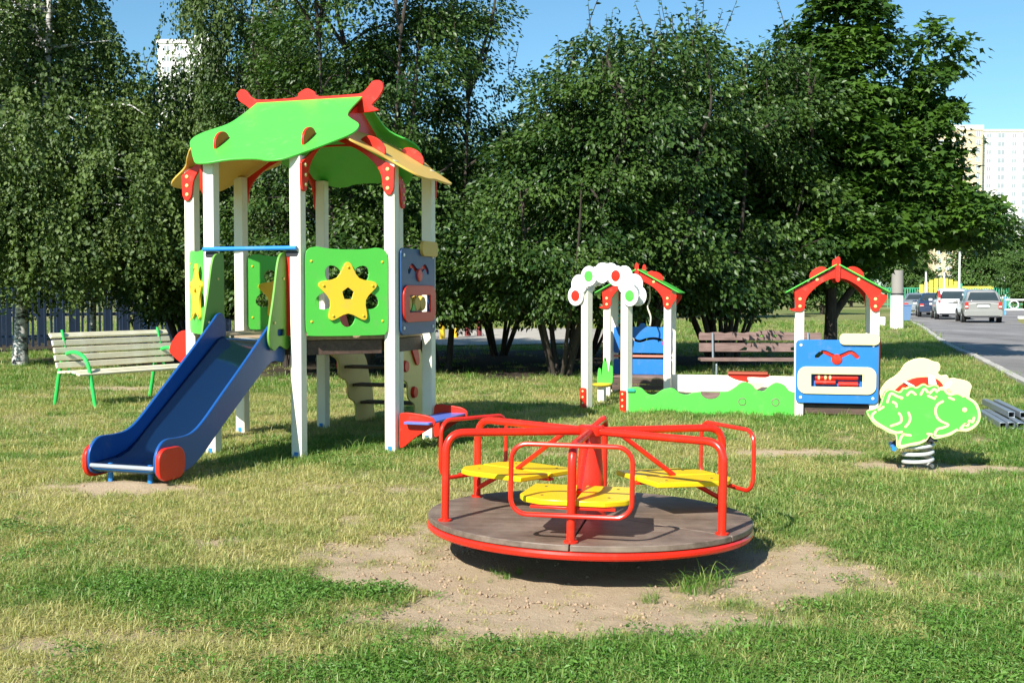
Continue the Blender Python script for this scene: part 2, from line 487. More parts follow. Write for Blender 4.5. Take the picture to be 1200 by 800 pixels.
def raw_mesh(name, V, F, mat, tint=None, smooth=False):
    """numpy triangles to mesh"""
    me = bpy.data.meshes.new(name)
    me.vertices.add(len(V)); me.vertices.foreach_set('co', np.ascontiguousarray(V, dtype=np.float32).ravel())
    k = F.shape[1]
    me.loops.add(F.size); me.loops.foreach_set('vertex_index', np.ascontiguousarray(F, dtype=np.int32).ravel())
    me.polygons.add(len(F)); me.polygons.foreach_set('loop_start', np.arange(0, F.size, k, dtype=np.int32))
    if smooth: me.polygons.foreach_set('use_smooth', np.ones(len(F), dtype=bool))
    if tint is not None:
        a = me.attributes.new('tint', 'FLOAT', 'POINT'); a.data.foreach_set('value', np.ascontiguousarray(tint, dtype=np.float32))
    me.materials.append(mat)
    me.update(calc_edges=True); me.validate()
    return me

# ------------------------------------------------------------------ ground sheet
def ground_material():
    m = bpy.data.materials.new('lawn_soil')
    t, N, L = nodes_of(m)
    b = N['Principled BSDF']
    tc = N.new('ShaderNodeTexCoord')
    ad = N.new('ShaderNodeAttribute'); ad.attribute_name = 'dirt'
    ay = N.new('ShaderNodeAttribute'); ay.attribute_name = 'dry'
    def noise(s, d=6, r=.6):
        n = N.new('ShaderNodeTexNoise'); n.inputs['Scale'].default_value = s; n.inputs['Detail'].default_value = d; n.inputs['Roughness'].default_value = r
        L.new(tc.outputs['Object'], n.inputs['Vector']); return n
    def ramp(src, a, b_, p0=.3, p1=.7):
        c = N.new('ShaderNodeValToRGB'); c.color_ramp.elements[0].position = p0; c.color_ramp.elements[1].position = p1
        c.color_ramp.elements[0].color = (*a, 1); c.color_ramp.elements[1].color = (*b_, 1); L.new(src, c.inputs[0]); return c.outputs[0]
    def mix(f, a, b_):
        x = N.new('ShaderNodeMix'); x.data_type = 'RGBA'; L.new(f, x.inputs[0]); L.new(a, x.inputs[6]); L.new(b_, x.inputs[7]); return x.outputs[2]
    nf = noise(38, 8, .75); nm = noise(3.2, 6, .65); ng = noise(130, 4, .8)
    green = ramp(nf.outputs['Fac'], (.05, .10, .015), (.17, .20, .05))
    straw = ramp(nf.outputs['Fac'], (.24, .20, .09), (.48, .39, .20))
    sand = ramp(ng.outputs['Fac'], (.36, .26, .155), (.58, .45, .295), .25, .75)
    sand2 = ramp(nm.outputs['Fac'], (.40, .30, .19), (.55, .43, .285))
    sandx = mix(nm.outputs['Fac'], sand, sand2)
    g = mix(ay.outputs['Fac'], green, straw)
    c = mix(ad.outputs['Fac'], g, sandx)
    ah = N.new('ShaderNodeAttribute'); ah.attribute_name = 'shade_soil'
    soil = ramp(nf.outputs['Fac'], (.028, .022, .015), (.085, .068, .045))  # bare soil, its colour darkened to carry the shade under the crowns
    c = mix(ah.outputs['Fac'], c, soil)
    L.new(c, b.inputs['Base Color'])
    b.inputs['Roughness'].default_value = .95; b.inputs['Specular IOR Level'].default_value = .15
    bp = N.new('ShaderNodeBump'); bp.inputs['Strength'].default_value = .9; bp.inputs['Distance'].default_value = .02
    L.new(nf.outputs['Fac'], bp.inputs['Height'])
    bp2 = N.new('ShaderNodeBump'); bp2.inputs['Strength'].default_value = .6; bp2.inputs['Distance'].default_value = .006
    L.new(ng.outputs['Fac'], bp2.inputs['Height']); L.new(bp.outputs[0], bp2.inputs['Normal'])
    L.new(bp2.outputs[0], b.inputs['Normal'])
    return m

def build_ground():
    def axis(core, outs):
        return np.array(sorted(set(np.round(np.concatenate([core, outs]), 4))))
    xs = axis(np.concatenate([np.arange(-5, 5, .05), np.arange(-14, 14.01, .25)]), np.concatenate([-np.geomspace(15, 1500, 24), np.geomspace(15, 1500, 24)]))
    ys = axis(np.concatenate([np.arange(2.6, 12, .05), np.arange(12, 34, .16)]), np.concatenate([-np.geomspace(1, 600, 16), np.array([0, 1, 2]), np.geomspace(35, 2500, 34)]))
    Xg, Yg = np.meshgrid(xs, ys)
    x = Xg.ravel(); y = Yg.ravel()
    z = ground_z(x, y)
    nx, ny = len(xs), len(ys)
    i = np.arange((ny - 1) * (nx - 1)); r = i // (nx - 1); c = i % (nx - 1)
    a = r * nx + c
    F = np.stack([a, a + 1, a + nx + 1, a + nx], 1)
    me = raw_mesh('ground', np.stack([x, y, z], 1), F, ground_material(), None, True)
    for nm, vals in (('dirt', dirt_map(x, y)), ('dry', dry_map(x, y)), ('shade_soil', shade_soil_map(x, y))):
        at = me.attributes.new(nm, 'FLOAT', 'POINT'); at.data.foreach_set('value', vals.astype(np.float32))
    o = bpy.data.objects.new('ground', me); link(o)
    tag(o, kind='structure')
build_ground()

def sheet(name, pts, z, mat):
    me = bpy.data.meshes.new(name)
    tr = tessellate_polygon([[Vector((p[0], p[1], 0)) for p in pts]])
    me.from_pydata([(p[0], p[1], z) for p in pts], [], [tuple(t) for t in tr])
    bm = bmesh.new(); bm.from_mesh(me); bmesh.ops.recalc_face_normals(bm, faces=bm.faces)
    if sum(f.normal.z for f in bm.faces) < 0: bmesh.ops.reverse_faces(bm, faces=bm.faces)
    bm.to_mesh(me); bm.free()
    me.materials.append(mat)
    o = bpy.data.objects.new(name, me); link(o)
    return tag(o, kind='structure')

def asphalt(name, c1, c2, s=60):
    m = bpy.data.materials.new(name)
    t, N, L = nodes_of(m); b = N['Principled BSDF']
    tc = N.new('ShaderNodeTexCoord')
    n = N.new('ShaderNodeTexNoise'); n.inputs['Scale'].default_value = s; n.inputs['Detail'].default_value = 6
    mp = N.new('ShaderNodeMapping'); mp.inputs['Scale'].default_value = (1.6, .5, 1)
    n2 = N.new('ShaderNodeTexNoise'); n2.inputs['Scale'].default_value = .35; n2.inputs['Detail'].default_value = 7; n2.inputs['Roughness'].default_value = .65
    L.new(tc.outputs['Object'], n.inputs['Vector']); L.new(tc.outputs['Object'], mp.inputs[0]); L.new(mp.outputs[0], n2.inputs['Vector'])
    cr = N.new('ShaderNodeValToRGB'); cr.color_ramp.elements[0].position = .35; cr.color_ramp.elements[1].position = .68
    cr.color_ramp.elements[0].color = (*c1, 1); cr.color_ramp.elements[1].color = (*c2, 1)
    L.new(n2.outputs['Fac'], cr.inputs[0])
    mx = N.new('ShaderNodeMix'); mx.data_type = 'RGBA'; mx.blend_type = 'OVERLAY'; mx.inputs[0].default_value = .5
    L.new(cr.outputs[0], mx.inputs[6]); L.new(n.outputs['Fac'], mx.inputs[7]); L.new(mx.outputs[2], b.inputs['Base Color'])
    b.inputs['Roughness'].default_value = .85
    bp = N.new('ShaderNodeBump'); bp.inputs['Strength'].default_value = .5; bp.inputs['Distance'].default_value = .01
    L.new(n.outputs['Fac'], bp.inputs['Height']); L.new(bp.outputs[0], b.inputs['Normal'])
    return m

LEFT_EDGE = spl2([(4.6, 9), (6.6, 13.5), (8.1, 18.2), (9.9, 24.3), (12.1, 32), (16.4, 45.6), (23.3, 67.6), (33, 92), (47, 112)], 6, False)
RIGHT_EDGE = spl2([(60, 104), (42, 86), (33, 73), (27.2, 62), (22.6, 50.6), (20.0, 42), (17.5, 32), (15.5, 20), (14, 8)], 6, False)
sheet('road', LEFT_EDGE + RIGHT_EDGE, .012, asphalt('asphalt', (.13, .12, .11), (.27, .25, .235)))
sheet('side_road', [(25.0, 55.0), (40, 57), (70, 60), (70, 66), (40, 64.5), (28.8, 63.2)], .010, asphalt('pale_asphalt', (.12, .11, .10), (.22, .20, .18)))
sheet('gravel_path', spl2([(-8, 31), (-2.2, 30), (1.0, 31), (3.6, 33), (4.0, 40), (2.8, 45), (-1.5, 44), (-8, 40)], 6), .03, asphalt('gravel', (.30, .265, .21), (.46, .41, .34), 30))

# kerbs
KERBM = paint('kerb_concrete', (.42, .40, .36), .85, .1, .5, 6, .2, .5)
KERBK = paint('kerb_black_paint', (.05, .05, .055), .7, .1, .4, 6, .3, .3)
KERBW = paint('kerb_white_paint', (.75, .75, .72), .7, .06, .4, 6, .3, .4)
def kerb(name, label, pts, step, h, w, mats, group=None):
    t = thing(name, label, 'kerb', (0, 0, 0))
    P = [Vector((p[0], p[1], 0)) for p in pts]
    L = [0]
    for i in range(1, len(P)): L.append(L[-1] + (P[i] - P[i - 1]).length)
    def at(s):
        for i in range(1, len(P)):
            if L[i] >= s:
                f = (s - L[i - 1]) / (L[i] - L[i - 1]); return P[i - 1].lerp(P[i], f)
        return P[-1]
    me = [MB().box((0, 0, h / 2 - .08), (step - .025, w, h + .16)).mesh('kerb_stone', m) for m in mats]
    s = 0; k = 0
    while s + step < L[-1]:
        a, b = at(s), at(s + step)
        o = bpy.data.objects.new('kerb_stone', me[k % len(mats)]); link(o, t)
        c = (a + b) / 2; o.location = (c.x, c.y, random.uniform(-.01, .01)); o.rotation_euler = (0, 0, math.atan2(b.y - a.y, b.x - a.x) + random.uniform(-.01, .01))
        s += step; k += 1
    return t
kerb('kerb', 'low pale concrete kerb between the lawn and the road', [(p[0] - .08, p[1]) for p in LEFT_EDGE[8:44]], 1.0, .05, .14, [KERBM])
kerb('striped_kerb', 'black and white striped kerb beside the silver minivan', [(24.0, 51.0), (25.6, 54.6), (28.4, 55.9), (34, 56.4), (42, 57)], .8, .15, .3, [KERBW, KERBK])
kerb('striped_kerb', 'black and white striped kerb round the grass island by the blue and white fence', [(28.2, 64.0), (30.5, 64.8), (36, 65.3), (46, 66)], .8, .15, .3, [KERBW, KERBK])

# ------------------------------------------------------------------ trees
def norm(a):
    return a / np.maximum(np.linalg.norm(a, axis=1, keepdims=True), 1e-9)

def leaf_arrays(C, A, Nn, Ln, W, kind):
    A = norm(A); Nn = norm(Nn - A * (Nn * A).sum(1, keepdims=True)); B = np.cross(A, Nn)
    Ln = Ln[:, None]; W = W[:, None]; n = len(C)
    if kind == 'maple':
        V = np.stack([C, C + A * Ln * .35 + B * W * .62 - Nn * Ln * .06, C + A * Ln * .55 + B * W * .2, C + A * Ln - Nn * Ln * .12,
                      C + A * Ln * .55 - B * W * .2, C + A * Ln * .35 - B * W * .62 - Nn * Ln * .06], 1)
        f = np.array([[0, 1, 2], [0, 2, 3], [0, 3, 4], [0, 4, 5]])
    else:
        V = np.stack([C, C + A * Ln * .45 + B * W * .5 + Nn * W * .14, C + A * Ln - Nn * Ln * .14, C + A * Ln * .45 - B * W * .5 + Nn * W * .14], 1)
        f = np.array([[0, 1, 2], [0, 2, 3]])
    k = V.shape[1]
    F = (np.arange(n)[:, None, None] * k + f[None]).reshape(-1, 3)
    return V.reshape(-1, 3), F, k

def crown_points(rng, lobes, nclump, per, rc, up, spread=.8, zmin=1.0):
    """leaf positions grouped in sprays through the outer part of each lobe"""
    vol = np.array([l[3] * l[4] * l[5] for l in lobes]) ** (2 / 3); vol = vol / vol.sum()
    P = []; A = []; N = []; T = []; CC = []
    for i in range(nclump):
        l = lobes[rng.choice(len(lobes), p=vol)]
        d = rng.normal(size=3); d /= np.linalg.norm(d)
        rad = (.45 + .6 * rng.random() ** .6) if rng.random() < spread else rng.random() * .6
        c = np.array(l[:3]) + d * np.array(l[3:6]) * rad
        if c[2] < zmin: continue
        if vnoise(c[0] * .9 + c[1] * .35 + 9, c[2] * 1.15 - c[1] * .3 + 4, 300 + len(lobes)) < (.36 if c[2] > 2.3 and per > 95 else .12): continue
        CC.append(c)
        r = rc * rng.uniform(.6, 1.35); m = int(per * rng.uniform(.6, 1.4))
        q = rng.normal(size=(m, 3)); q /= np.linalg.norm(q, axis=1, keepdims=True); q *= (rng.random((m, 1)) ** .45) * r
        q[:, 2] *= .55
        out = np.array([d[0], d[1], d[2] * .3])
        q += out * r * .35 * rng.random((m, 1))
        hd = np.linalg.norm(q[:, :2], axis=1)
        q[:, 2] -= .35 * hd
        P.append(c + q)
        ax = q / r + out * .8 + rng.normal(size=(m, 3)) * .45; ax[:, 2] -= .45
        A.append(ax)
        N.append(np.array([0, 0, up]) + out * .55 + rng.normal(size=(m, 3)) * .55)
        T.append(np.clip(rng.uniform(.12, .88) + rng.normal(size=m) * .17, 0, .95))
    return np.concatenate(P), np.concatenate(A), np.concatenate(N), np.concatenate(T), CC

def shoots(rng, base_pts, n, length, leaves):
    """thin upright shoots that feather the skyline"""
    P = []; A = []; N = []; T = []; tw = []
    for i in range(n):
        b = base_pts[rng.integers(len(base_pts))]
        d = np.array([rng.normal() * .28, rng.normal() * .28, 1.0]); d /= np.linalg.norm(d)
        Ls = length * rng.uniform(.5, 1.2); side = rng.normal(size=3) * .12
        pts = [b + d * Ls * t + side * Ls * t * t for t in np.linspace(0, 1, 6)]
        tw.append(pts)
        for t in np.linspace(.1, 1, leaves):
            p = b + d * Ls * t + side * Ls * t * t
            a = rng.normal(size=3); a[2] = abs(a[2]) * .3 + .1
            P.append(p); A.append(a); N.append(d + rng.normal(size=3) * .4); T.append(np.clip(.55 + rng.normal() * .15, 0, .9))
    return np.array(P), np.array(A), np.array(N), np.array(T), tw

def limb(mb, a, b, r0, r1, rng, sag=.12, n=6):
    a = np.array(a, float); b = np.array(b, float)
    L = np.linalg.norm(b - a); off = rng.normal(size=3) * L * sag
    pts = []; rs = []
    for i in range(n):
        t = i / (n - 1)
        pts.append(a * (1 - t) + b * t + off * math.sin(math.pi * t) + np.array([0, 0, .10 * L * math.sin(math.pi * t)]))
        rs.append(r0 * (1 - t) + r1 * t)
    mb.tube(pts, rs, 7)
    return pts

def tree_meshes(seed, lobes, stems, nclump, per, rc, leafL, kind='apple', mat=None, barkm=None, up=.75, nshoot=0, shootL=.5, limbs=40, top=None, sky_lobe=None):
    rng = np.random.default_rng(seed)
    P, A, N, T, CC = crown_points(rng, lobes, nclump, per, rc, up)
    twigs = []
    if nshoot:
        zc = np.array([c[2] for c in CC]); hi = [c for c in CC if c[2] > np.quantile(zc, .72)]
        P2, A2, N2, T2, twigs = shoots(rng, hi, nshoot, shootL, 12)
        P = np.concatenate([P, P2]); A = np.concatenate([A, A2]); N = np.concatenate([N, N2]); T = np.concatenate([T, T2])
    Ln = leafL * rng.uniform(.65, 1.25, len(P)); W = Ln * (.62 if kind != 'maple' else 1.0)
    V, F, k = leaf_arrays(P, A, N, Ln, W, kind)
    crown = raw_mesh('crown', V, F, mat, np.repeat(T, k))
    mb = MB(); ends = []
    for st in stems:                       # stem: list of points, base radius
        pts, r0 = st
        q = [tuple(p) for p in spl(pts, 4, False)]
        rs = [r0 * (1 - .72 * i / (len(q) - 1)) for i in range(len(q))]
        rs[0] *= 1.35
        mb.tube(q, rs, 10)
        ends += q[len(q) // 3:]
    ends = np.array([np.array(e) for e in ends])
    idx = rng.permutation(len(CC))[:limbs]
    for i in idx:
        c = CC[i]; dd = np.linalg.norm(ends - c, axis=1) + np.maximum(ends[:, 2] - c[2] + .4, 0) * 1.5
        a = ends[dd.argmin()]
        limb(mb, a, c, .022 + .008 * np.linalg.norm(c - a), .006, rng)
    for p in twigs: mb.tube(p, [.006] * 5 + [.002], 4)
    trunk = mb.mesh('trunk', barkm)
    return crown, trunk

def plant_tree(name, label, loc, meshes, rz=0, s=1.0, group=None, cat='tree', sz=None):
    t = thing(name, label, cat, loc, rz, group)
    t.scale = (s, s, sz or s)
    a = bpy.data.objects.new('crown', meshes[0]); link(a, t)
    b = bpy.data.objects.new('trunk', meshes[1]); link(b, t)
    return t

def birch_meshes(seed, H, lobes, lean, nstrand, leafL, trunk_r=.11):
    rng = np.random.default_rng(seed)
    mb = MB()
    tr = [np.array([lean * (z / H) + .10 * math.sin(z * .8 + seed), .08 * math.sin(z * .6), z]) for z in np.linspace(-.1, H, 16)]
    mb.tube(tr, [trunk_r * (1.25 if i == 0 else 1) * (1 - .85 * i / 15) for i in range(16)], 12)
    P = []; A = []; N = []; T = []; tw = MB()
    vol = np.array([l[3] * l[4] * l[5] for l in lobes]) ** (2 / 3); vol = vol / vol.sum()
    nl = 0
    c0 = None
    for i in range(nstrand):
        if i % 8 == 0:
            l = lobes[rng.choice(len(lobes), p=vol)]
            d = rng.normal(size=3); d /= np.linalg.norm(d)
            c0 = np.array(l[:3]) + d * np.array(l[3:6]) * (.35 + .65 * rng.random() ** .5)
            L0 = rng.uniform(.6, 1.7); dr0 = np.array([rng.normal() * .2 + d[0] * .35, rng.normal() * .2 + d[1] * .35, 0]); t0 = rng.uniform(.12, .9)
        c = c0 + rng.normal(size=3) * np.array([.17, .17, .10])
        Ls = L0 * rng.uniform(.6, 1.15) * min(1.0, max(.4, c[2] / 3))
        drift = dr0 + rng.normal(size=3) * np.array([.10, .10, 0])
        m = int(Ls * 33)
        t = np.sort(rng.random(m))
        pts = c + np.outer(t, drift) * Ls + np.outer(-t ** 1.25, [0, 0, Ls]) + np.outer(np.sin(math.pi * np.minimum(t * 2, 1)) * .1, [0, 0, 1])
        pts += rng.normal(size=(m, 3)) * .034
        ok = pts[:, 2] > .9
        pts = pts[ok]; m = len(pts)
        if m == 0: continue
        ax = rng.normal(size=(m, 3)) * .6 + np.array([d[0] * .4, d[1] * .4, -.7])
        P.append(pts); A.append(ax); N.append(rng.normal(size=(m, 3)) * .8 + np.array([d[0], d[1], .35]))
        T.append(np.clip(t0 + rng.normal(size=m) * .15, 0, .95))
        if i % 14 == 0 and nl < 60:
            nl += 1
            zt = max(1.5, min(H * .95, c[2] - .6 * rng.random()))
            k = np.argmin([abs(q[2] - zt) for q in tr])
            limb(mb, tr[k], c, .035, .008, rng, .06)
    P = np.concatenate(P); A = np.concatenate(A); N = np.concatenate(N); T = np.concatenate(T)
    Ln = leafL * rng.uniform(.65, 1.25, len(P))
    V, F, k = leaf_arrays(P, A, N, Ln, Ln * .72, 'apple')
    return raw_mesh('crown', V, F, LEAF_B, np.repeat(T, k)), mb.mesh('trunk', BIRCH)

def stems_multi(rng, n, spread, h, r):
    out = []
    for i in range(n):
        a = 2 * math.pi * i / n + rng.normal() * .4; sp = spread * rng.uniform(.6, 1.2)
        b = np.array([math.cos(a) * .12, math.sin(a) * .12, -.1])
        out.append(([b, b + np.array([math.cos(a) * sp * .35, math.sin(a) * sp * .35, h * .3]), b + np.array([math.cos(a) * sp * .8, math.sin(a) * sp * .8, h * .65]), b + np.array([math.cos(a) * sp, math.sin(a) * sp, h])], r * rng.uniform(.7, 1.1)))
    return out

def build_trees():
    rg = np.random.default_rng(5)
    # orchard-like trees behind the play equipment
    tall = tree_meshes(21, [(0, 0, 2.7, 2.0, 1.9, 2.0), (.9, -.6, 1.55, 1.2, 1.1, .8), (-.9, -.8, 1.5, 1.2, 1.1, .75), (.2, .1, 5.2, 1.8, 1.7, 2.2), (-.8, -.5, 1.9, 1.5, 1.4, 1.2), (.8, -.4, 2.2, 1.5, 1.4, 1.3), (-.2, 0, 7.2, 1.1, 1.1, 1.3)],
                       stems_multi(rg, 4, .8, 5.5, .085), 620, 110, .42, .088, mat=LEAF_A, barkm=BARK, nshoot=34, shootL=.7)
    mid = tree_meshes(22, [(0, 0, 2.8, 1.9, 1.7, 1.7), (-.7, -.3, 3.9, 1.3, 1.3, 1.3), (.8, 0, 4.1, 1.3, 1.3, 1.3), (0, -.6, 1.7, 1.9, 1.4, .9), (.9, .3, 1.5, 1.2, 1.1, .6)],
                      stems_multi(rg, 7, 1.1, 3.6, .055), 480, 110, .41, .088, mat=LEAF_A, barkm=BARK, nshoot=46, shootL=.75)
    low = tree_meshes(23, [(0, 0, 2.4, 1.6, 1.5, 1.5), (.4, -.2, 3.4, 1.2, 1.2, 1.2), (-.6, -.4, 1.7, 1.4, 1.2, .9), (.7, .2, 1.5, 1.2, 1.1, .65)],
                      stems_multi(rg, 7, 1.1, 3.0, .05), 370, 110, .40, .086, mat=LEAF_A, barkm=BARK, nshoot=36, shootL=.6)
    G = 'leafy trees standing in a row behind the playground'
    plant_tree('broadleaf_tree', 'tall dense green tree directly behind the roof of the play tower', (-2.6, 19.6, 0), tall, .3, 1.04, G)
    plant_tree('broadleaf_tree', 'dense green tree left of the play tower roof, next to the birches', (-4.15, 21.6, 0), tall, 2.2, .80, G)
    plant_tree('broadleaf_tree', 'tall green tree just right of the play tower, with bare forked stems at its foot', (-1.25, 20.8, 0), tall, 4.0, .90, G)
    plant_tree('broadleaf_tree', 'short bushy tree between the play tower and the flower arch, lowest crown of the row', (.80, 19.2, 0), low, .5, 1.08, G)
    plant_tree('broadleaf_tree', 'many-stemmed tree rising behind the flower arch with long shoots on top', (2.15, 20.2, 0), mid, 1.0, 1.14, G)
    plant_tree('broadleaf_tree', 'shaggy green tree behind the wooden bench, left neighbour of the maple', (4.0, 21.8, 0), mid, 3.4, 1.2, G)
    # darker trees of the second row
    plant_tree('broadleaf_tree', 'shaded tree behind the picket fence in the gap between birch and play tower', (-7.6, 27.5, 0), mid, 1.2, 1.26, G)
    plant_tree('broadleaf_tree', 'shaded tree of the second row seen through the play tower', (-4.0, 26.5, 0), mid, 5.0, 1.25, G)
    plant_tree('broadleaf_tree', 'shaded tree of the second row between the tower and the short bushy tree', (-.3, 25.6, 0), mid, 2.4, .98, G)
    plant_tree('broadleaf_tree', 'second row tree peeping out between the flower arch and the playhouse with green roof', (3.0, 26.0, 0), mid, .2, 1.1, G)
    plant_tree('broadleaf_tree', 'dark tree behind the picket fence at the left border', (-14.6, 33.0, 0), tall, 3.0, 1.05, G)
    plant_tree('broadleaf_tree', 'dark tree behind the picket fence beyond the cream bench', (-11.0, 34.5, 0), mid, .7, 1.05, G)
    plant_tree('broadleaf_tree', 'shaded low tree of the second row between the two forked stem groups', (1.6, 25.2, 0), low, 2.0, 1.1, G)
    plant_tree('broadleaf_tree', 'shaded low tree of the second row behind the star panel of the tower', (-2.2, 25.4, 0), low, 4.4, 1.15, G)
    plant_tree('broadleaf_tree', 'shaded low tree of the second row behind the plank bench', (4.6, 24.6, 0), low, 3.1, 1.15, G)
    plant_tree('broadleaf_tree', 'shaded low tree left of the play tower beyond the trodden trail', (-6.6, 23.6, 0), low, 1.4, 1.0, G)
    # maple with two leaders
    maple = tree_meshes(31, [(-.2, 0, 2.9, 1.75, 1.5, 1.1), (0, 0, 4.3, 1.55, 1.4, 1.5), (.1, 0, 6.0, 1.2, 1.1, 1.3), (.15, 0, 7.3, .75, .7, .9), (-.9, .2, 5.2, .9, .9, 1.0),
                             (1.6, .2, 3.5, 1.15, 1.2, .95), (2.3, .3, 3.0, 1.25, 1.1, .5), (1.85, .3, 4.6, .85, .9, 1.0), (2.1, .3, 5.9, .5, .5, .95), (.1, -.7, 2.5, 1.3, 1.0, .55), (-1.4, 0, 2.6, 1.0, 1.0, .7)],
                        [([(0, 0, -.1), (.03, 0, 1.0), (0, .05, 3.0), (.1, 0, 6.8)], .16), ([(.05, 0, .9), (.7, .1, 1.8), (1.5, .25, 3.0), (2.1, .3, 6.0)], .09)],
                        760, 85, .44, .15, 'maple', LEAF_M, BARK, up=1.5, nshoot=16, shootL=.55, limbs=60)
    plant_tree('maple_tree', 'tall dark green maple with two peaks behind the playhouse with the blue panel', (6.45, 23.4, 0), maple, 0, 1.0)
    # birches
    b1 = birch_meshes(41, 10, [(.1, 0, 7.6, 1.8, 1.8, 2.2), (.2, 0, 5.0, 2.3, 2.0, 2.0), (1.6, -.5, 3.6, 1.9, 1.4, 1.6), (-.4, -.7, 3.2, 1.6, 1.4, 1.2), (2.4, 0, 2.6, 1.1, 1.0, .9), (.6, -1.0, 2.6, 1.5, .9, 1.0)], .9, 3200, .085, .13)
    b2 = birch_meshes(42, 9, [(0, 0, 6.6, 1.9, 1.7, 2.0), (.2, 0, 4.5, 2.0, 1.7, 1.5), (.4, -.2, 3.2, 1.5, 1.2, 1.0)], .3, 1800, .085, .10)
    plant_tree('birch_tree', 'white-trunked weeping birch in front of the picket fence at the left border', (-9.35, 21.9, 0), b1, 0, 1.0)
    plant_tree('birch_tree', 'weeping birch with dark slim trunk beside the picket fence, behind the cream bench', (-8.9, 24.6, 0), b2, 1.0, .72)
    plant_tree('birch_tree', 'weeping birch whose top hangs over the left slope of the tower roof', (-5.0, 23.2, 0), b2, 3.6, .76, sz=1.12)
    # far trees beyond the road
    far = tree_meshes(51, [(0, 0, 4.6, 4.2, 3.6, 3.2), (-1.5, -1, 3.0, 3.4, 3.0, 2.2), (1.6, 0, 6.4, 2.6, 2.4, 2.2), (-1.0, 0, 6.6, 2.4, 2.2, 1.8)],
                      [([(0, 0, -.2), (.1, 0, 2), (0, 0, 5.0), (.2, 0, 7)], .28)], 330, 70, .85, .30, 'apple', LEAF_F, BARK, up=.8, nshoot=0, limbs=30)
    GF = 'broad trees beyond the road'
    for (x, y, s, rz, lab) in [(49.0, 118, 1.12, 0, 'broad green tree beyond the road, rightmost one against the tower block'), (43.0, 128, .92, 2, 'broad green tree beyond the road, directly above the silver minivan'),
                               (36.5, 124, .70, 4, 'broad green tree beyond the road, behind the white lamp pole'), (54, 108, 1.05, 5, 'broad green tree at the right border behind the blue and white fence'),
                               (44.5, 100, .62, 1.3, 'lower green tree in front of the far trees, right of the minivan'), (33.5, 136, .8, 3.1, 'far green tree right beside the concrete pillar')]:
        plant_tree('broadleaf_tree', lab, (x, y, 0), far, rz, s, GF)
    for (x, y, s, rz, lab) in [(-3.5, 62, .85, 1, 'far tree beyond the gravel path, seen under the crowns right of the play tower'), (5.0, 66, .85, 2.6, 'far tree beyond the gravel path, seen behind the flower arch'), (13.0, 68, .8, .4, 'far tree across the lawn, seen through the blue-panelled playhouse'),
                               (-14, 58, .9, 3.3, 'far tree beyond the fence, seen past the birch trunk'), (21, 78, .62, 5, 'far tree by the blue bin left of the concrete pillar')]:
        plant_tree('broadleaf_tree', lab, (x, y, 0), far, rz, s, 'far trees across the lawn')
build_trees()

# ------------------------------------------------------------------ grass
def blade_mesh(rng, n, h, spread, width, lean, seg=3):
    V = []; F = []; 
    for i in range(n):
        a = rng.uniform(0, 2 * math.pi); rr_ = spread * math.sqrt(rng.random())
        bx, by = rr_ * math.cos(a), rr_ * math.sin(a)
        d = rng.uniform(0, 2 * math.pi); L = h * rng.uniform(.5, 1.25); k = lean * rng.uniform(.3, 1.5); w = width * rng.uniform(.7, 1.3)
        dx, dy = math.cos(d), math.sin(d); px, py = -dy, dx
        tw = rng.uniform(-.6, .6); px, py = px * math.cos(tw) - py * math.sin(tw), px * math.sin(tw) + py * math.cos(tw)
        b = len(V)
        for j in range(seg):
            t = j / seg
            ang = k * t
            o = L * (t - .12 * k * t * t); out = L * k * .5 * t * t
            ww = w * (1 - t * .55) / 2
            x = bx + dx * out; y = by + dy * out; z = o * max(.15, math.cos(min(ang, 1.4) * .7)) - .004
            V += [(x + px * ww, y + py * ww, z), (x - px * ww, y - py * ww, z)]
        out = L * k * .5
        V.append((bx + dx * out, by + dy * out, L * (1 - .12 * k) * max(.15, math.cos(min(k, 1.4) * .7)) - .004 - .02 * k * L))
        for j in range(seg - 1):
            F.append((b + 2 * j, b + 2 * j + 1, b + 2 * j + 3, b + 2 * j + 2))
        F.append((b + 2 * seg - 2, b + 2 * seg - 1, b + 2 * seg))
    me = bpy.data.meshes.new('tuft'); me.from_pydata(V, [], F)
    a = me.attributes.new('blade', 'FLOAT', 'POINT'); a.data.foreach_set('value', np.repeat(rng.uniform(0, 1, n), 2 * seg + 1).astype(np.float32))
    me.materials.append(GRASSM)
    me.polygons.foreach_set('use_smooth', [True] * len(me.polygons))
    return me

def weed_mesh(rng, n, h, spread):
    V = []; F = []
    for i in range(n):
        a = rng.uniform(0, 2 * math.pi); r = spread * math.sqrt(rng.random())
        c = Vector((r * math.cos(a), r * math.sin(a), h * rng.uniform(.35, 1.1) * (1 - .5 * (r / spread) ** 2)))
        nrm = Vector((rng.normal() * .4 + math.cos(a) * .4, rng.normal() * .4 + math.sin(a) * .4, 1)).normalized()
        u = nrm.orthogonal().normalized(); u = Matrix.Rotation(rng.uniform(0, 6.28), 3, nrm) @ u; v = nrm.cross(u)
        L = rng.uniform(.006, .013)
        b = len(V)
        V += [tuple(c - u * L), tuple(c + v * L * .45 + nrm * .003), tuple(c + u * L), tuple(c - v * L * .45 + nrm * .003)]
        F += [(b, b + 1, b + 2), (b, b + 2, b + 3)]
    me = bpy.data.meshes.new('weed'); me.from_pydata(V, [], F); me.materials.append(WEEDM)
    return me

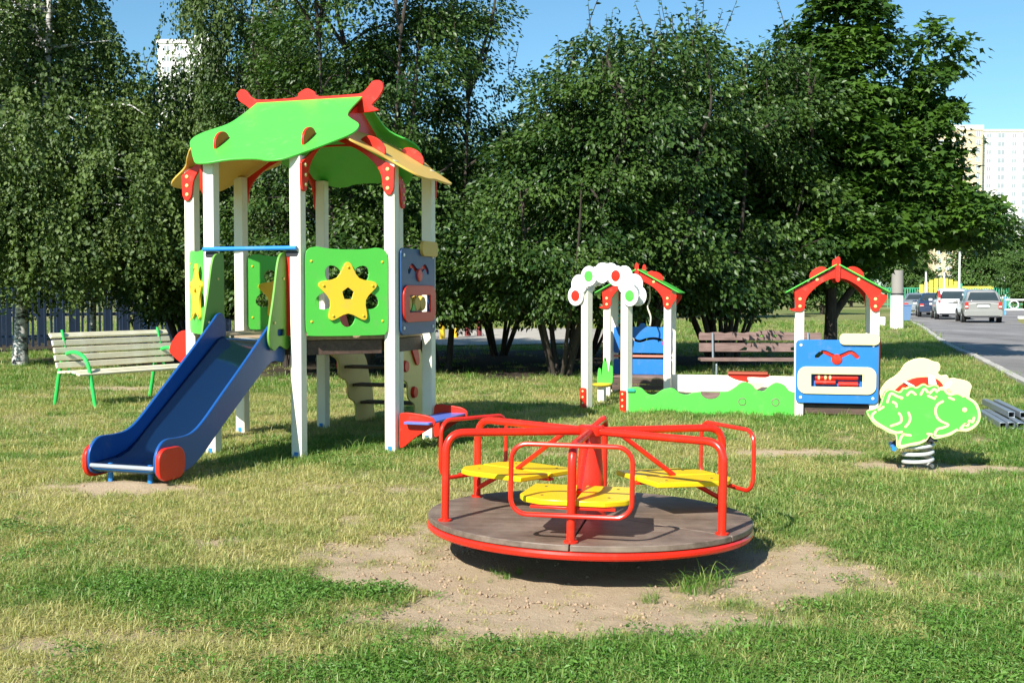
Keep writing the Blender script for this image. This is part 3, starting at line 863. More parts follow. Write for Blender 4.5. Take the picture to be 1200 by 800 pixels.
def scatter_object(name, P, rz, scl, tint, idx, protos, label):
    col = bpy.data.collections.new(name + '_source')
    for i, me in enumerate(protos):
        o = bpy.data.objects.new('%s_source_%02d' % (name, i), me); col.objects.link(o)
    me = bpy.data.meshes.new(name)
    me.vertices.add(len(P)); me.vertices.foreach_set('co', np.ascontiguousarray(P, dtype=np.float32).ravel())
    def attr(nm, ty, v, key):
        a = me.attributes.new(nm, ty, 'POINT'); a.data.foreach_set(key, np.ascontiguousarray(v).ravel())
    attr('rot', 'FLOAT_VECTOR', np.stack([RNG.normal(size=len(P)) * .08, RNG.normal(size=len(P)) * .08, rz], 1).astype(np.float32), 'vector')
    attr('scl', 'FLOAT', scl.astype(np.float32), 'value')
    attr('tint', 'FLOAT', tint.astype(np.float32), 'value')
    attr('idx', 'INT', idx.astype(np.int32), 'value')
    o = bpy.data.objects.new(name, me); link(o)
    ng = bpy.data.node_groups.new(name + '_scatter', 'GeometryNodeTree')
    ng.interface.new_socket('Geometry', in_out='INPUT', socket_type='NodeSocketGeometry')
    ng.interface.new_socket('Geometry', in_out='OUTPUT', socket_type='NodeSocketGeometry')
    N = ng.nodes; L = ng.links
    gi = N.new('NodeGroupInput'); go = N.new('NodeGroupOutput')
    iop = N.new('GeometryNodeInstanceOnPoints'); ci = N.new('GeometryNodeCollectionInfo')
    ci.inputs['Collection'].default_value = col
    ci.inputs['Separate Children'].default_value = True
    ci.inputs['Reset Children'].default_value = True
    def na(nm, ty):
        n = N.new('GeometryNodeInputNamedAttribute'); n.data_type = ty; n.inputs['Name'].default_value = nm
        return [s for s in n.outputs if s.enabled and s.name == 'Attribute'][0]
    e2r = N.new('FunctionNodeEulerToRotation')
    L.new(gi.outputs[0], iop.inputs['Points']); L.new(ci.outputs[0], iop.inputs['Instance'])
    iop.inputs['Pick Instance'].default_value = True
    L.new(na('idx', 'INT'), iop.inputs['Instance Index'])
    L.new(na('rot', 'FLOAT_VECTOR'), e2r.inputs[0]); L.new(e2r.outputs[0], iop.inputs['Rotation'])
    L.new(na('scl', 'FLOAT'), iop.inputs['Scale'])
    L.new(iop.outputs[0], go.inputs[0])
    m = o.modifiers.new('scatter', 'NODES'); m.node_group = ng
    return tag(o, label, None, None, 'stuff')

ROADL = np.array(LEFT_EDGE)
def on_road(x, y):
    return x > np.interp(y, ROADL[:, 1], ROADL[:, 0]) - .12

def build_grass():
    rng = np.random.default_rng(99)
    gp = [blade_mesh(rng, 30, .054, .080, .0044, 1.6) for _ in range(5)]            # 0-4 green lawn tufts
    dp = [blade_mesh(rng, 22, .050, .080, .0036, 2.2) for _ in range(4)]           # 5-8 matted straw
    tp = [blade_mesh(rng, 13, .20, .05, .0055, 2.0, 5) for _ in range(2)]          # 9-10 long tufts
    protos = gp + dp + tp
    wp = [weed_mesh(rng, 60, .05, .10) for _ in range(4)]
    X = []; Y = []; S = []
    for y0, y1, dens, sc in [(3.2, 5.2, 640, .95), (5.2, 7.5, 500, 1.0), (7.5, 10.5, 290, 1.12), (10.5, 15, 130, 1.3), (15, 22, 58, 1.6), (22, 34, 20, 2.1), (34, 58, 5, 3.2)]:
        hw = .46 * y1 + 1.2
        n = int(dens * (y1 - y0) * 2 * hw)
        y = rng.uniform(y0, y1, n); x = rng.uniform(-hw, hw, n)
        k = np.abs(x) < .46 * y + 1.2
        X.append(x[k]); Y.append(y[k]); S.append(np.full(k.sum(), sc))
    x = np.concatenate(X); y = np.concatenate(Y); s = np.concatenate(S)
    d = dirt_map(x, y); dr = dry_map(x, y)
    dens = np.clip(1.02 - 1.0 * d, .10, 1) * np.where(rng.random(len(x)) < .25, 1, np.clip(.45 + fbm(x * 6, y * 6, 77), .3, 1))
    keep = (rng.random(len(x)) < dens) & ~on_road(x, y) & ~((y > 30) & (y < 45) & (x > -8) & (x < 4))
    keep &= ~((np.hypot(x - .41, y - 6.05) < .78) & (rng.random(len(x)) < .93))
    keep &= rng.random(len(x)) > shade_soil_map(x, y) * .93
    x, y, s, d, dr = x[keep], y[keep], s[keep], d[keep], dr[keep]
    n = len(x)
    clump = fbm(x * 3.2, y * 3.2, 61); big = fbm(x * 1.1, y * 1.1, 62)
    straw = (rng.random(n) < np.clip(dr * 1.05 - .05, 0.04, .93)) | ((d > .45) & (rng.random(n) < .85))
    idx = np.where(straw, rng.integers(5, 9, n), rng.integers(0, 5, n))
    scl = s * rng.uniform(.6, 1.25, n) * np.clip(.45 + .9 * clump + .25 * (1 - dr), .5, 1.6)
    scl = np.where(straw, s * rng.uniform(.7, 1.3, n), scl) * (1 - .45 * np.clip(d * 1.4, 0, 1))
    tint = np.where(straw, rng.uniform(.55, 1.0, n), np.clip(.02 + .42 * dr + .30 * (big - .35) + .28 * rng.random(n) ** 2, 0, 1))
    P = np.stack([x, y, ground_z(x, y)], 1)
    # long grass round posts, under the carousel rim and against the boards
    LT = [(0.84, 5.30, .09, 10, .9), (0.95, 5.42, .09, 6, .9), (0.62, 5.14, .08, 7, .5), (.02, 5.6, .14, 9, .4), (-.12, 5.55, .1, 5, .35), (-1.2, 9.5, .5, 40, .75), (-1.75, 9.35, .35, 24, .7), (-.95, 10.0, .4, 22, .6),
          (1.6, 13.25, .3, 22, .8), (2.2, 13.0, .5, 26, .6), (2.9, 12.8, .4, 24, .7), (3.7, 12.5, .5, 26, .8), (-2.2, 8.3, .35, 22, .6), (-1.9, 8.8, .3, 14, .6), (3.0, 8.8, .3, 8, .4), (5.0, 11.3, .4, 18, .6),
          (-1.55, 5.25, .5, 26, .38), (-.7, 5.15, .3, 16, .42), (-3.0, 9.4, .5, 16, .5), (-5.2, 13.6, .6, 18, .6)]
    qx = []; qy = []; qs = []
    for cx, cy, r, k, sc in LT:
        a = rng.uniform(0, 6.28, k); q = r * np.sqrt(rng.random(k))
        qx.append(cx + q * np.cos(a)); qy.append(cy + q * np.sin(a)); qs.append(sc * rng.uniform(.6, 1.15, k))
    qx = np.concatenate(qx); qy = np.concatenate(qy); qs = np.concatenate(qs); m = len(qx)
    P = np.concatenate([P, np.stack([qx, qy, ground_z(qx, qy)], 1)])
    scl = np.concatenate([scl, qs]); tint = np.concatenate([tint, rng.uniform(.02, .38, m)]); idx = np.concatenate([idx, rng.integers(9, 11, m)])
    scatter_object('grass', P, rng.uniform(0, 6.28, len(P)), scl, tint, idx, protos, 'patchy sunlit lawn of green and straw-coloured grass')
    # clover and other broad-leaved weeds
    W = []
    for cx, cy, rx, ry, k in [(-1.6, 5.25, .45, .22, 95), (-.72, 5.2, .25, .13, 45), (0.0, 4.05, 1.3, .3, 150), (2.1, 4.5, 1.4, .8, 150), (.03, 5.62, .2, .1, 22), (-1.0, 4.8, .6, .3, 50), (2.6, 6.8, 1.0, 1.0, 110), (-3, 6.3, 1.0, .6, 90), (.65, 5.2, .12, .08, 10), (-1, 10, 1, .8, 60), (3.6, 10, 1.5, 1.2, 80), (1.6, 4.1, .8, .3, 120)]:
        g = rng.normal(size=(k, 2)) * np.array([rx, ry]) * .6 + np.array([cx, cy]); W.append(g)
    wy = rng.uniform(3.6, 13, 1500); wx = rng.uniform(-1, 1, 1500) * (.46 * wy + 1); okw = (dry_map(wx, wy) < .42) & (fbm(wx * 2, wy * 2, 71) > .45); W.append(np.stack([wx, wy], 1)[okw])
    W = np.concatenate(W); W = W[dirt_map(W[:, 0], W[:, 1]) < .8]
    Pw = np.stack([W[:, 0], W[:, 1], ground_z(W[:, 0], W[:, 1])], 1); k = len(Pw)
    scatter_object('clover', Pw, rng.uniform(0, 6.28, k), rng.uniform(.5, 1.2, k), rng.random(k), rng.integers(0, 4, k), wp, 'low clumps of dark green clover and weeds in the lawn')
    # crumbs of dry soil
    n = 5200
    a = rng.uniform(0, 6.28, n); q = .75 + .9 * rng.random(n) ** 1.3
    cx = np.where(rng.random(n) < .75, .41 + q * np.cos(a), rng.uniform(-3.2, 3.8, n)); cy = np.where(rng.random(n) < .75, 5.7 + q * .85 * np.sin(a), rng.uniform(4, 10, n))
    k = dirt_map(cx, cy) > .35; cx, cy = cx[k], cy[k]; n = len(cx)
    V = []; F = []
    oc = np.array([(1, 0, 0), (-1, 0, 0), (0, 1, 0), (0, -1, 0), (0, 0, 1), (0, 0, -1)], float)
    of = np.array([(0, 2, 4), (2, 1, 4), (1, 3, 4), (3, 0, 4), (2, 0, 5), (1, 2, 5), (3, 1, 5), (0, 3, 5)])
    sz = .003 + .010 * rng.random(n) ** 4
    rot = rng.uniform(0, 6.28, n)
    v = oc[None] * (1 + .45 * rng.normal(size=(n, 6, 1))) * sz[:, None, None]
    v = np.stack([v[..., 0] * np.cos(rot)[:, None] - v[..., 1] * np.sin(rot)[:, None], v[..., 0] * np.sin(rot)[:, None] + v[..., 1] * np.cos(rot)[:, None], v[..., 2] * .7], -1)
    v += np.stack([cx, cy, ground_z(cx, cy) + sz * .3], 1)[:, None, :]
    F = (np.arange(n)[:, None, None] * 6 + of[None]).reshape(-1, 3)
    me = raw_mesh('soil_crumbs', v.reshape(-1, 3), F, paint('soil_crumb', (.36, .26, .17), .95, .2, .3, 30, .1, .3))
    o = bpy.data.objects.new('soil_crumbs', me); link(o)
    tag(o, 'crumbs of dry soil on the bare patch round the carousel', None, None, 'stuff')
build_grass()

# ------------------------------------------------------------------ tower blocks
def tower_block(name, label, cx, y, w, depth, floors, fh, cols, mats, parapet=1.2, boxes=(), rz=0):
    t = thing(name, label, 'building', (cx, y, 0), rz)
    H = floors * fh
    wall, trim = mats
    MB().box((0, depth / 2, H / 2 - 1), (w, depth, H + 2)).build('wall', wall, t)
    MB().box((0, depth / 2, H + parapet / 2), (w + .5, depth + .5, parapet)).build('parapet', trim, t)
    js = MB()
    for k in range(1, floors): js.box((0, -.02, k * fh), (w, .06, .10))
    for c in cols[1::2]: js.box((c[0] + c[1] * .9, -.02, H / 2), (.10, .062, H))
    js.build('panel_joints', trim, t, kind='stuff')
    for b in boxes:
        MB().box((b[0], depth / 2, H + b[2] / 2), (b[1], depth * .4, b[2])).build('roof_box', trim, t)
    frames = {}
    for (c, ww, hh, kind) in cols:
        key = (ww, hh, kind)
        if key not in frames:
            f = MB(); a = .09
            f.box((0, -.06, hh / 2 - a / 2), (ww, .12, a)).box((0, -.06, -hh / 2 + a / 2), (ww, .12, a))
            f.box((-ww / 2 + a / 2, -.061, 0), (a, .12, hh - .001)).box((ww / 2 - a / 2, -.061, 0), (a, .12, hh - .001))
            if ww > 1.2: f.box((0, -.059, 0), (a, .11, hh - 2 * a))
            if kind == 'loggia':
                f.box((0, -.5, -hh * .32), (ww + .3, 1.0, hh * .42))
            frames[key] = (f.mesh('window', WIN_FRAME), MB().box((0, -.02, 0), (ww - .1, .05, hh - .1)).mesh('pane', WIN_GLASS))
        mf, mg = frames[key]
        for k in range(floors):
            z = k * fh + fh * .55
            o = bpy.data.objects.new('window', mf); link(o, t); o.location = (c, 0, z)
            g = bpy.data.objects.new('pane', mg); link(g, o)
    return t
WIN_FRAME = plain('window_frame_white', (.75, .74, .7), .5)
WIN_GLASS = glass_dark('window_glass', (.20, .22, .23))
WALL_CREAM = plain('cream_panel_wall', (.64, .51, .31), .9)
WALL_WHITE = plain('white_panel_wall', (.78, .76, .72), .9)
TRIM = plain('concrete_trim', (.62, .57, .48), .9)
tower_block('tower_block', 'cream panel section of the high-rise right of the maple', 143.3, 372, 15.5, 14, 20, 2.7,
            [(-5.6, 1.5, 1.5, 'w'), (-2.6, 1.5, 1.5, 'w'), (1.2, 1.5, 1.5, 'w'), (3.6, 1.3, .6, 'w'), (6.3, 1.4, 1.9, 'w')], (WALL_CREAM, TRIM), 1.6, [(-3, 5, 2.5)])
tower_block('tower_block', 'white panel section of the high-rise at the right border', 160.3, 376, 18.2, 14, 20, 2.7,
            [(-5.6, 1.6, 1.5, 'w'), (-1.6, 2.4, 1.7, 'w'), (2.6, 1.6, 1.5, 'w'), (6.4, 2.4, 1.7, 'w')], (WALL_WHITE, TRIM), .8, [])
tower_block('tower_block', 'white high-rise showing between the birches and the tower roof', -84.5, 300, 14, 14, 24, 2.75,
            [(-4.6, 1.6, 1.5, 'w'), (-1.2, 1.6, 1.5, 'w'), (2.2, 1.6, 1.5, 'w'), (5.2, 2.2, 1.7, 'w')], (WALL_WHITE, WALL_WHITE), 1.0, [(3.4, 4, 3.2)])
tower_block('tower_block', 'white high-rise at the left border behind the birch crown', -143, 310, 24, 14, 32, 2.75,
            [(-8, 1.6, 1.5, 'w'), (2.4, 1.6, 1.5, 'w'), (6, 2.4, 1.7, 'w'), (10, 2.2, 1.8, 'w')], (WALL_WHITE, TRIM), 1.0, [])

# ------------------------------------------------------------------ fences, pillar, poles far away
def picket_fence():
    t = thing('picket_fence', 'dark metal picket fence in the shade behind the birch trunks', 'fence', (0, 0, 0))
    a = Vector((-14.2, 25.3, 0)); b = Vector((-4.6, 34.0, 0)); d = (b - a); L = d.length; d.normalize(); ang = math.atan2(d.y, d.x)
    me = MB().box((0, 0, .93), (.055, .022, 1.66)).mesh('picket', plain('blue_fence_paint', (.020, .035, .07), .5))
    n = int(L / .15)
    for i in range(n):
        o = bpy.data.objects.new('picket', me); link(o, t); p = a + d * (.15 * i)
        o.location = (p.x, p.y, random.uniform(-.012, .012)); o.rotation_euler = (0, random.uniform(-.01, .01), ang)
    M = Matrix.Translation(a) @ Matrix.Rotation(ang, 4, 'Z')
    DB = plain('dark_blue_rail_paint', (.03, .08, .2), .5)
    for z in (.35, 1.5): MB().box((L / 2, .032, z), (L, .04, .05), M).build('rail', DB, t)
    pm = MB().box((0, .09, .95), (.07, .07, 2.0)).mesh('post', DB)
    for i in range(5):
        o = bpy.data.objects.new('post', pm); link(o, t); p = a + d * (L * i / 4); o.location = p; o.rotation_euler = (0, 0, ang)
picket_fence()
def yard_wall():
    t = thing('board_fence', 'low blue board fence in the shade seen between the dark pickets', 'fence', (-12.6, 31.5, 0), R(42))
    for k in range(26):
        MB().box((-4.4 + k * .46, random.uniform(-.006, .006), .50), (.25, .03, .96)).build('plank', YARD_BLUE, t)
    MB().box((1.35, .04, .8), (12, .04, .09)).build('rail', YARD_BLUE, t)
YARD_BLUE = plain('shaded_blue_boards', (.013, .032, .065), .7)  # blue of the boards darkened to stand in for shade
yard_wall()

def far_fence():
    G1 = plain('green_fence_paint', (.05, .36, .20), .5); Y1 = plain('yellow_fence_paint', (.75, .62, .08), .5)
    t = thing('picket_fence', 'thin green fence with yellow top rail at the end of the road', 'fence', (0, 0, 0))
    y = 112
    me = MB().box((0, 0, 1.0), (.09, .05, 2.0)).mesh('picket', G1)
    for i in range(56):
        o = bpy.data.objects.new('picket', me); link(o, t); o.location = (36.5 + i * .24, y, 0)
    MB().box((43.2, y + .06, .4), (14, .05, .07)).build('rail', G1, t)
    MB().box((39.0, y + .06, 1.96), (5.6, .05, .09)).build('rail', G1, t)
    MB().box((44.6, y + .06, 2.0), (4.4, .06, .28)).build('top_board', Y1, t)
    t = thing('board_fence', 'yellow plank fence with an arched top at the end of the road', 'fence', (0, 0, 0))
    for i in range(9):
        x = 38.7 + i * .46; h = 1.9 + .75 * math.sin(math.pi * (i + .6) / 9.6)
        MB().box((x, 109, h / 2 + .25), (.36, .05, h)).build('board', Y1 if i < 8 else G1, t)
    MB().box((40.6, 109.06, .7), (4.2, .06, .1)).build('rail', G1, t)
far_fence()

def low_fence():
    WH = plain('fence_white_paint', (.8, .8, .8), .5); BL = plain('fence_light_blue_paint', (.12, .38, .70), .5)
    t = thing('low_fence', 'low white rail fence with blue posts and rings at the right border', 'fence', (33.0, 76, 0))
    for z in (.35, 1.0): MB().box((4, 0, z), (9, .05, .10)).build('rail', WH, t)
    ring = MB().tube([(.30 * math.cos(a), 0, .68 + .25 * math.sin(a)) for a in np.linspace(0, 2 * math.pi, 20)[:-1]], .04, 6, True).mesh('ring', WH)
    post = MB().box((0, 0, .6), (.10, .10, 1.2)).mesh('post', BL)
    for i in range(8):
        o = bpy.data.objects.new('ring', ring); link(o, t); o.location = (.1 + i * 1.1, 0, 0)
    for i in range(5):
        o = bpy.data.objects.new('post', post); link(o, t); o.location = (-.45 + i * 2.2, .08, 0)
    t = thing('tall_post', 'slim post standing behind the blue and white fence', 'post', (34.9, 76.6, 0))
    MB().tube([(0, 0, -.2), (0, 0, 2.9)], .05, 8).build('pole', plain('post_ochre', (.6, .45, .2), .6), t)
    MB().tube([(0, 0, .2), (0, 0, 1.6)], .09, 8).build('sleeve', BL, t)
    b = thing('blue_panel', 'pale blue railing panel at the right border behind the grass island', 'panel', (35.6, 73.6, 0))
    for z in (.5, .8, 1.1): MB().box((1.2, 0, z), (2.6, .05, .2)).build('board', BL, b)
    MB().box((-.1, 0, .6), (.1, .1, 1.3)).build('post', BL, b); MB().box((2.5, 0, .6), (.1, .1, 1.3)).build('post', BL, b)
low_fence()

RED_SHADE = paint('shaded_red_paint', (.15, .02, .022), .6)  # post red darkened so the colour itself carries the shade
def poles():
    WP = plain('white_pole_paint', (.8, .79, .74), .5)
    for (x, y, h, r, lab) in [(34.9, 90, 4.6, .09, 'tall white lamp pole above the parked cars'), (36.6, 102, 3.3, .10, 'shorter white pole left of the tall lamp pole, behind the yellow boards'), (38.4, 102.5, 3.3, .10, 'shorter white pole right behind the arched end of the yellow boards')]:
        t = thing('lamp_pole', lab, 'pole', (x, y, 0), 0, 'white poles at the end of the road')
        MB().tube([(0, 0, -.3), (0, 0, h * .5), (0, 0, h)], [r, r * .9, r * .75], 10).build('pole', WP, t)
        MB().lathe([(r * .95, h), (r * .95, h + .06), (r * .3, h + .1)], 10).build('cap', plain('pole_cap', (.3, .3, .3), .5), t)
    t = thing('concrete_pillar', 'thick concrete pillar with white painted foot on the lawn beside the road', 'pillar', (15.17, 45.4, 0))
    MB().tube([(0, 0, -.3), (0, 0, .02), (0, 0, 1.38)], [.27, .265, .25], 14).build('painted_foot', plain('whitewash', (.8, .78, .72), .8), t)
    MB().tube([(0, 0, 1.36), (0, 0, 2.3)], [.235, .225], 14).build('shaft', plain('raw_concrete', (.27, .25, .22), .9), t)
    MB().tube([(0, 0, 1.33), (0, 0, 1.40)], .262, 14).build('band', DARK, t)
    t = thing('waste_container', 'blue waste container on the far side of the lawn beside the concrete pillar', 'container', (19.1, 56.5, 0))
    t.scale = (.6, .6, .7)
    MB().board([(-.55, .12), (.55, .12), (.68, 1.15), (-.68, 1.15)], .9, plane((0, 0, 0), (1, 0, 0), (0, 0, 1))).build('body', plain('container_blue', (.11, .20, .34), .6), t)
    MB().box((0, 0, 1.19), (1.42, .98, .06)).build('lid', plain('container_lid', (.10, .2, .38), .6), t)
    for x in (-.4, .4): MB().lathe([(.07, -.03), (.08, 0), (.07, .03)], 10, Matrix.Translation((x, -.3, .07)) @ Matrix.Rotation(R(90), 4, 'Y')).build('wheel', DARK, t)
    t = thing('low_wall', 'low white wall on the lawn left of the concrete pillar', 'wall', (16.0, 50.5, 0))
    MB().box((0, 0, .14), (.62, .4, .46)).build('body', WP, t, .02)
    for (x, y, h, m, lab) in [(-2.08, 34.4, 1.42, YEL, 'yellow post on the gravel right beside the play tower'), (-1.74, 35.4, 1.18, YEL, 'yellow post on the gravel left of the forked stems'),
                              (-1.42, 36.6, .78, RED_SHADE, 'short red post on the gravel between two dark stems'), (-1.05, 36.9, .9, RED_SHADE, 'short red post on the gravel right of the forked stems')]:
        t = thing('play_post', lab, 'post', (x, y, 0), 0, 'coloured posts on the gravel')
        MB().tube([(0, 0, -.1), (0, 0, h)], .085, 12).build('shaft', m, t, .01)
        MB().lathe([(.095, h - .04), (.095, h + .01), (.05, h + .05)], 12).build('cap', BOLT, t)
poles()

# ------------------------------------------------------------------ parked cars
TYRE = plain('tyre_rubber', (.02, .02, .02), .85)
RIM = plain('alloy_rim', (.5, .5, .52), .3, .8)
CGLASS = glass_dark('car_glass', (.02, .028, .03))
LAMP = paint('tail_lamp_red', (.55, .03, .02), .2, .05, 0, 8, .5, .05)
LAMPW = paint('lamp_clear', (.75, .72, .7), .2, .05, 0, 8, .5, .05)
PLATE = plain('number_plate_white', (.7, .7, .68), .5)
TRIMB = plain('black_car_trim', (.03, .03, .032), .5)
def carpaint(name, rgb, metal=.3):
    m = paint(name, rgb, .3, .03, .03, 5, .5, .12)
    b = m.node_tree.nodes['Principled BSDF']; b.inputs['Metallic'].default_value = metal; b.inputs['Coat Weight'].default_value = .6; b.inputs['Coat Roughness'].default_value = .08
    return m
def car(label, loc, rz, mat, W, L, H, stations, rear_lamp, group):
    """stations: (y, z_low, z_belt, z_top, half width low, half width roof); y=0 is the tail"""
    t = thing('parked_car', label, 'car', (*loc, 0), rz, group)
    V = []; F = []
    for (y, z0, zb, zt, wb, wt) in stations:
        half = [(wb * .86, z0), (wb * .97, z0 + .10), (wb, (z0 + zb) * .5), (wb * .985, zb - .06), (wb * .95, zb), (wt + .03, zt - .10 * (zt - zb) - .02), (wt * .93, zt - .015), (wt * .6, zt + .012)]
        ring = [(-x, y, z) for x, z in half] + [(x, y, z) for x, z in reversed(half)]
        V += ring
    n = 16
    for i in range(len(stations) - 1):
        for j in range(n): F.append((i * n + j, i * n + (j + 1) % n, (i + 1) * n + (j + 1) % n, (i + 1) * n + j))
    F.append(tuple(range(n))); F.append(tuple(range((len(stations) - 1) * n, len(stations) * n)))
    mb = MB().add(V, F)
    mb.build('body', mat, t, .03, seg=3)
    # glass: quads between belt and roof, lying on the body
    def pt(i, side, k):
        y, z0, zb, zt, wb, wt = stations[i]
        a = Vector((side * wb * .95, y, zb)); b = Vector((side * (wt + .03), y, zt - .10 * (zt - zb) - .02))
        return a.lerp(b, k)
    def panel(nm, q, m, off):
        nrm = (q[1] - q[0]).cross(q[3] - q[0]).normalized()
        c = sum(q, Vector()) / 4
        if nrm.dot(c - Vector((0, L / 2, H * .45))) < 0: nrm = -nrm
        q2 = [p + nrm * off for p in q]; q1 = [p - nrm * .02 for p in q]
        MB().add([tuple(p) for p in q1 + q2], [(0, 1, 2, 3), (4, 5, 6, 7), (0, 1, 5, 4), (1, 2, 6, 5), (2, 3, 7, 6), (3, 0, 4, 7)]).build(nm, m, t, .006)
    cab = [i for i, s in enumerate(stations) if s[3] - s[2] > .25]
    for side in (-1, 1):
        for a, b in zip(cab[:-1], cab[1:]):
            def lp(k, f): return pt(a, side, k).lerp(pt(b, side, k), f)
            panel('side_window', [lp(.10, .05), lp(.10, .95), lp(.88, .95), lp(.88, .05)], CGLASS, .006)
    i0 = cab[0]; ys = stations[i0]
    yb, zlow = stations[i0 - 1][0], stations[i0 - 1][3]
    a0 = Vector((0, yb, zlow)); b0 = Vector((0, ys[0], ys[3]))
    wl = stations[i0 - 1][4] * .80; wu = ys[5] * .86
    def rw(x, k): p = a0.lerp(b0, k); return Vector((x, p.y, p.z))
    panel('rear_window', [rw(-wl, .12), rw(wl, .12), rw(wu, .86), rw(-wu, .86)], CGLASS, .012)
    i1 = cab[-1]; f0 = stations[i1 + 1]; f1 = stations[i1]
    def fw(x, k): p = Vector((0, f0[0], f0[3])).lerp(Vector((0, f1[0], f1[3])), k); return Vector((x, p.y, p.z))
    panel('windscreen', [fw(-f0[4] * .8, .1), fw(f0[4] * .8, .1), fw(f1[5] * .88, .9), fw(-f1[5] * .88, .9)], CGLASS, .012)
    # tail
    MB().board(rr(W * .96, .30, .08, 0, 0), .16, plane((0, -.02, .46), (1, 0, 0), (0, 0, 1))).build('bumper', mat, t, .02)
    MB().box((0, -.07, .31), (W * .8, .16, .08)).build('valance', TRIMB, t, .015)
    MB().board(rr(.52, .115, .015), .02, plane((0, -.075 + .03, .80), (1, 0, 0), (0, 0, 1))).build('number_plate', PLATE, t)
    MB().board(rr(.62, .03, .01), .03, plane((0, -.03, .90), (1, 0, 0), (0, 0, 1))).build('plate_trim', TRIMB, t)
    for s in (-1, 1):
        lx, lz, lw, lh = rear_lamp
        o = MB().board(rr(lw, lh, .03), .12, plane((s * lx, .0, lz), (1, 0, 0), (0, 0, 1))).build('tail_lamp', LAMP, t, .012)
        MB().board(rr(lw * .8, lh * .22, .012), .02, plane((s * lx, -.066, lz - lh * .22), (1, 0, 0), (0, 0, 1))).build('reversing_lens', LAMPW, o)
        m = MB().box((0, 0, 0), (.20, .10, .14), Matrix.Translation((s * (W / 2 + .08), L * .66, stations[i1][2] + .06))).build('mirror', mat, t, .03)
        for y in (L * .19, L * .80):
            w = MB().lathe([(.20, -.10), (.29, -.105), (.315, -.07), (.315, .07), (.29, .105), (.20, .10)], 22, Matrix.Translation((s * (W / 2 - .10), y, .31)) @ Matrix.Rotation(R(90), 4, 'Y')).build('wheel', TYRE, t)
            MB().lathe([(.19, -.11), (.20, 0), (.19, .112), (.06, .118)], 16, Matrix.Translation((s * (W / 2 - .10), y, .31)) @ Matrix.Rotation(R(90), 4, 'Y')).build('rim', RIM, w)
            MB().lathe([(.34, -.02), (.36, 0), (.34, .012)], 22, Matrix.Translation((s * (W / 2 - .012), y, .32)) @ Matrix.Rotation(R(90), 4, 'Y')).build('wheel_arch', TRIMB, t)
    return t
def build_cars():
    G = 'cars parked along the road'
    van = [(0, .42, .92, .94, .84, .74), (.10, .34, .98, 1.0, .87, .72), (.42, .30, 1.0, 1.52, .88, .64), (1.3, .28, .99, 1.60, .88, .67), (2.3, .28, .96, 1.58, .88, .66), (3.1, .28, .93, 1.42, .87, .62), (3.75, .29, .90, .95, .86, .62), (4.3, .33, .80, .83, .82, .6), (4.5, .42, .66, .68, .74, .55)]
    suv = [(0, .48, 1.0, 1.02, .84, .74), (.08, .40, 1.02, 1.04, .88, .72), (.34, .36, 1.05, 1.60, .89, .66), (1.2, .34, 1.04, 1.68, .89, .68), (2.2, .34, 1.02, 1.66, .89, .67), (2.95, .34, 1.0, 1.5, .88, .62), (3.5, .36, .98, 1.03, .87, .62), (4.3, .40, .88, .9, .82, .6), (4.5, .48, .72, .74, .74, .55)]
    sed = [(0, .40, .82, .84, .80, .7), (.1, .32, .90, .93, .85, .68), (.7, .28, .92, .97, .86, .66), (1.35, .27, .92, 1.40, .86, .58), (2.1, .27, .90, 1.45, .86, .60), (2.7, .27, .88, 1.36, .86, .58), (3.35, .28, .86, .90, .85, .6), (4.1, .32, .74, .76, .80, .6), (4.35, .42, .60, .62, .72, .55)]
    car('silver minivan parked nearest on the road, seen from behind', (22.25, 54.4), -R(16), carpaint('silver_car_paint', (.36, .345, .315), .5), 1.78, 4.5, 1.6, van, (.74, .84, .16, .30), G)
    car('white off-roader with tall red tail lamps parked in front of the silver minivan', (23.55, 61.4), -R(16), carpaint('white_car_paint', (.66, .68, .70), .1), 1.80, 4.5, 1.68, suv, (.74, 1.24, .11, .62), G)
    car('dark blue saloon parked third in the line of cars', (24.9, 68.0), -R(17), carpaint('dark_blue_car_paint', (.03, .05, .10), .3), 1.74, 4.35, 1.45, sed, (.68, .72, .24, .16), G)
    car('grey saloon parked farthest away in the line of cars', (26.2, 74.5), -R(18), carpaint('grey_car_paint', (.28, .31, .32), .4), 1.74, 4.35, 1.45, sed, (.68, .72, .24, .16), G)
build_cars()

# ------------------------------------------------------------------ play tower
def star_outline(r1, r2, cx=0, cy=0):
    P = []
    for i in range(5):
        for k, (da, rad) in enumerate(((-7, r1 * .93), (0, r1), (7, r1 * .93), (36, r2))):
            a = R(90 + 72 * i + da); P.append((cx + rad * math.cos(a), cy + rad * math.sin(a)))
    return spl2(P, 3)

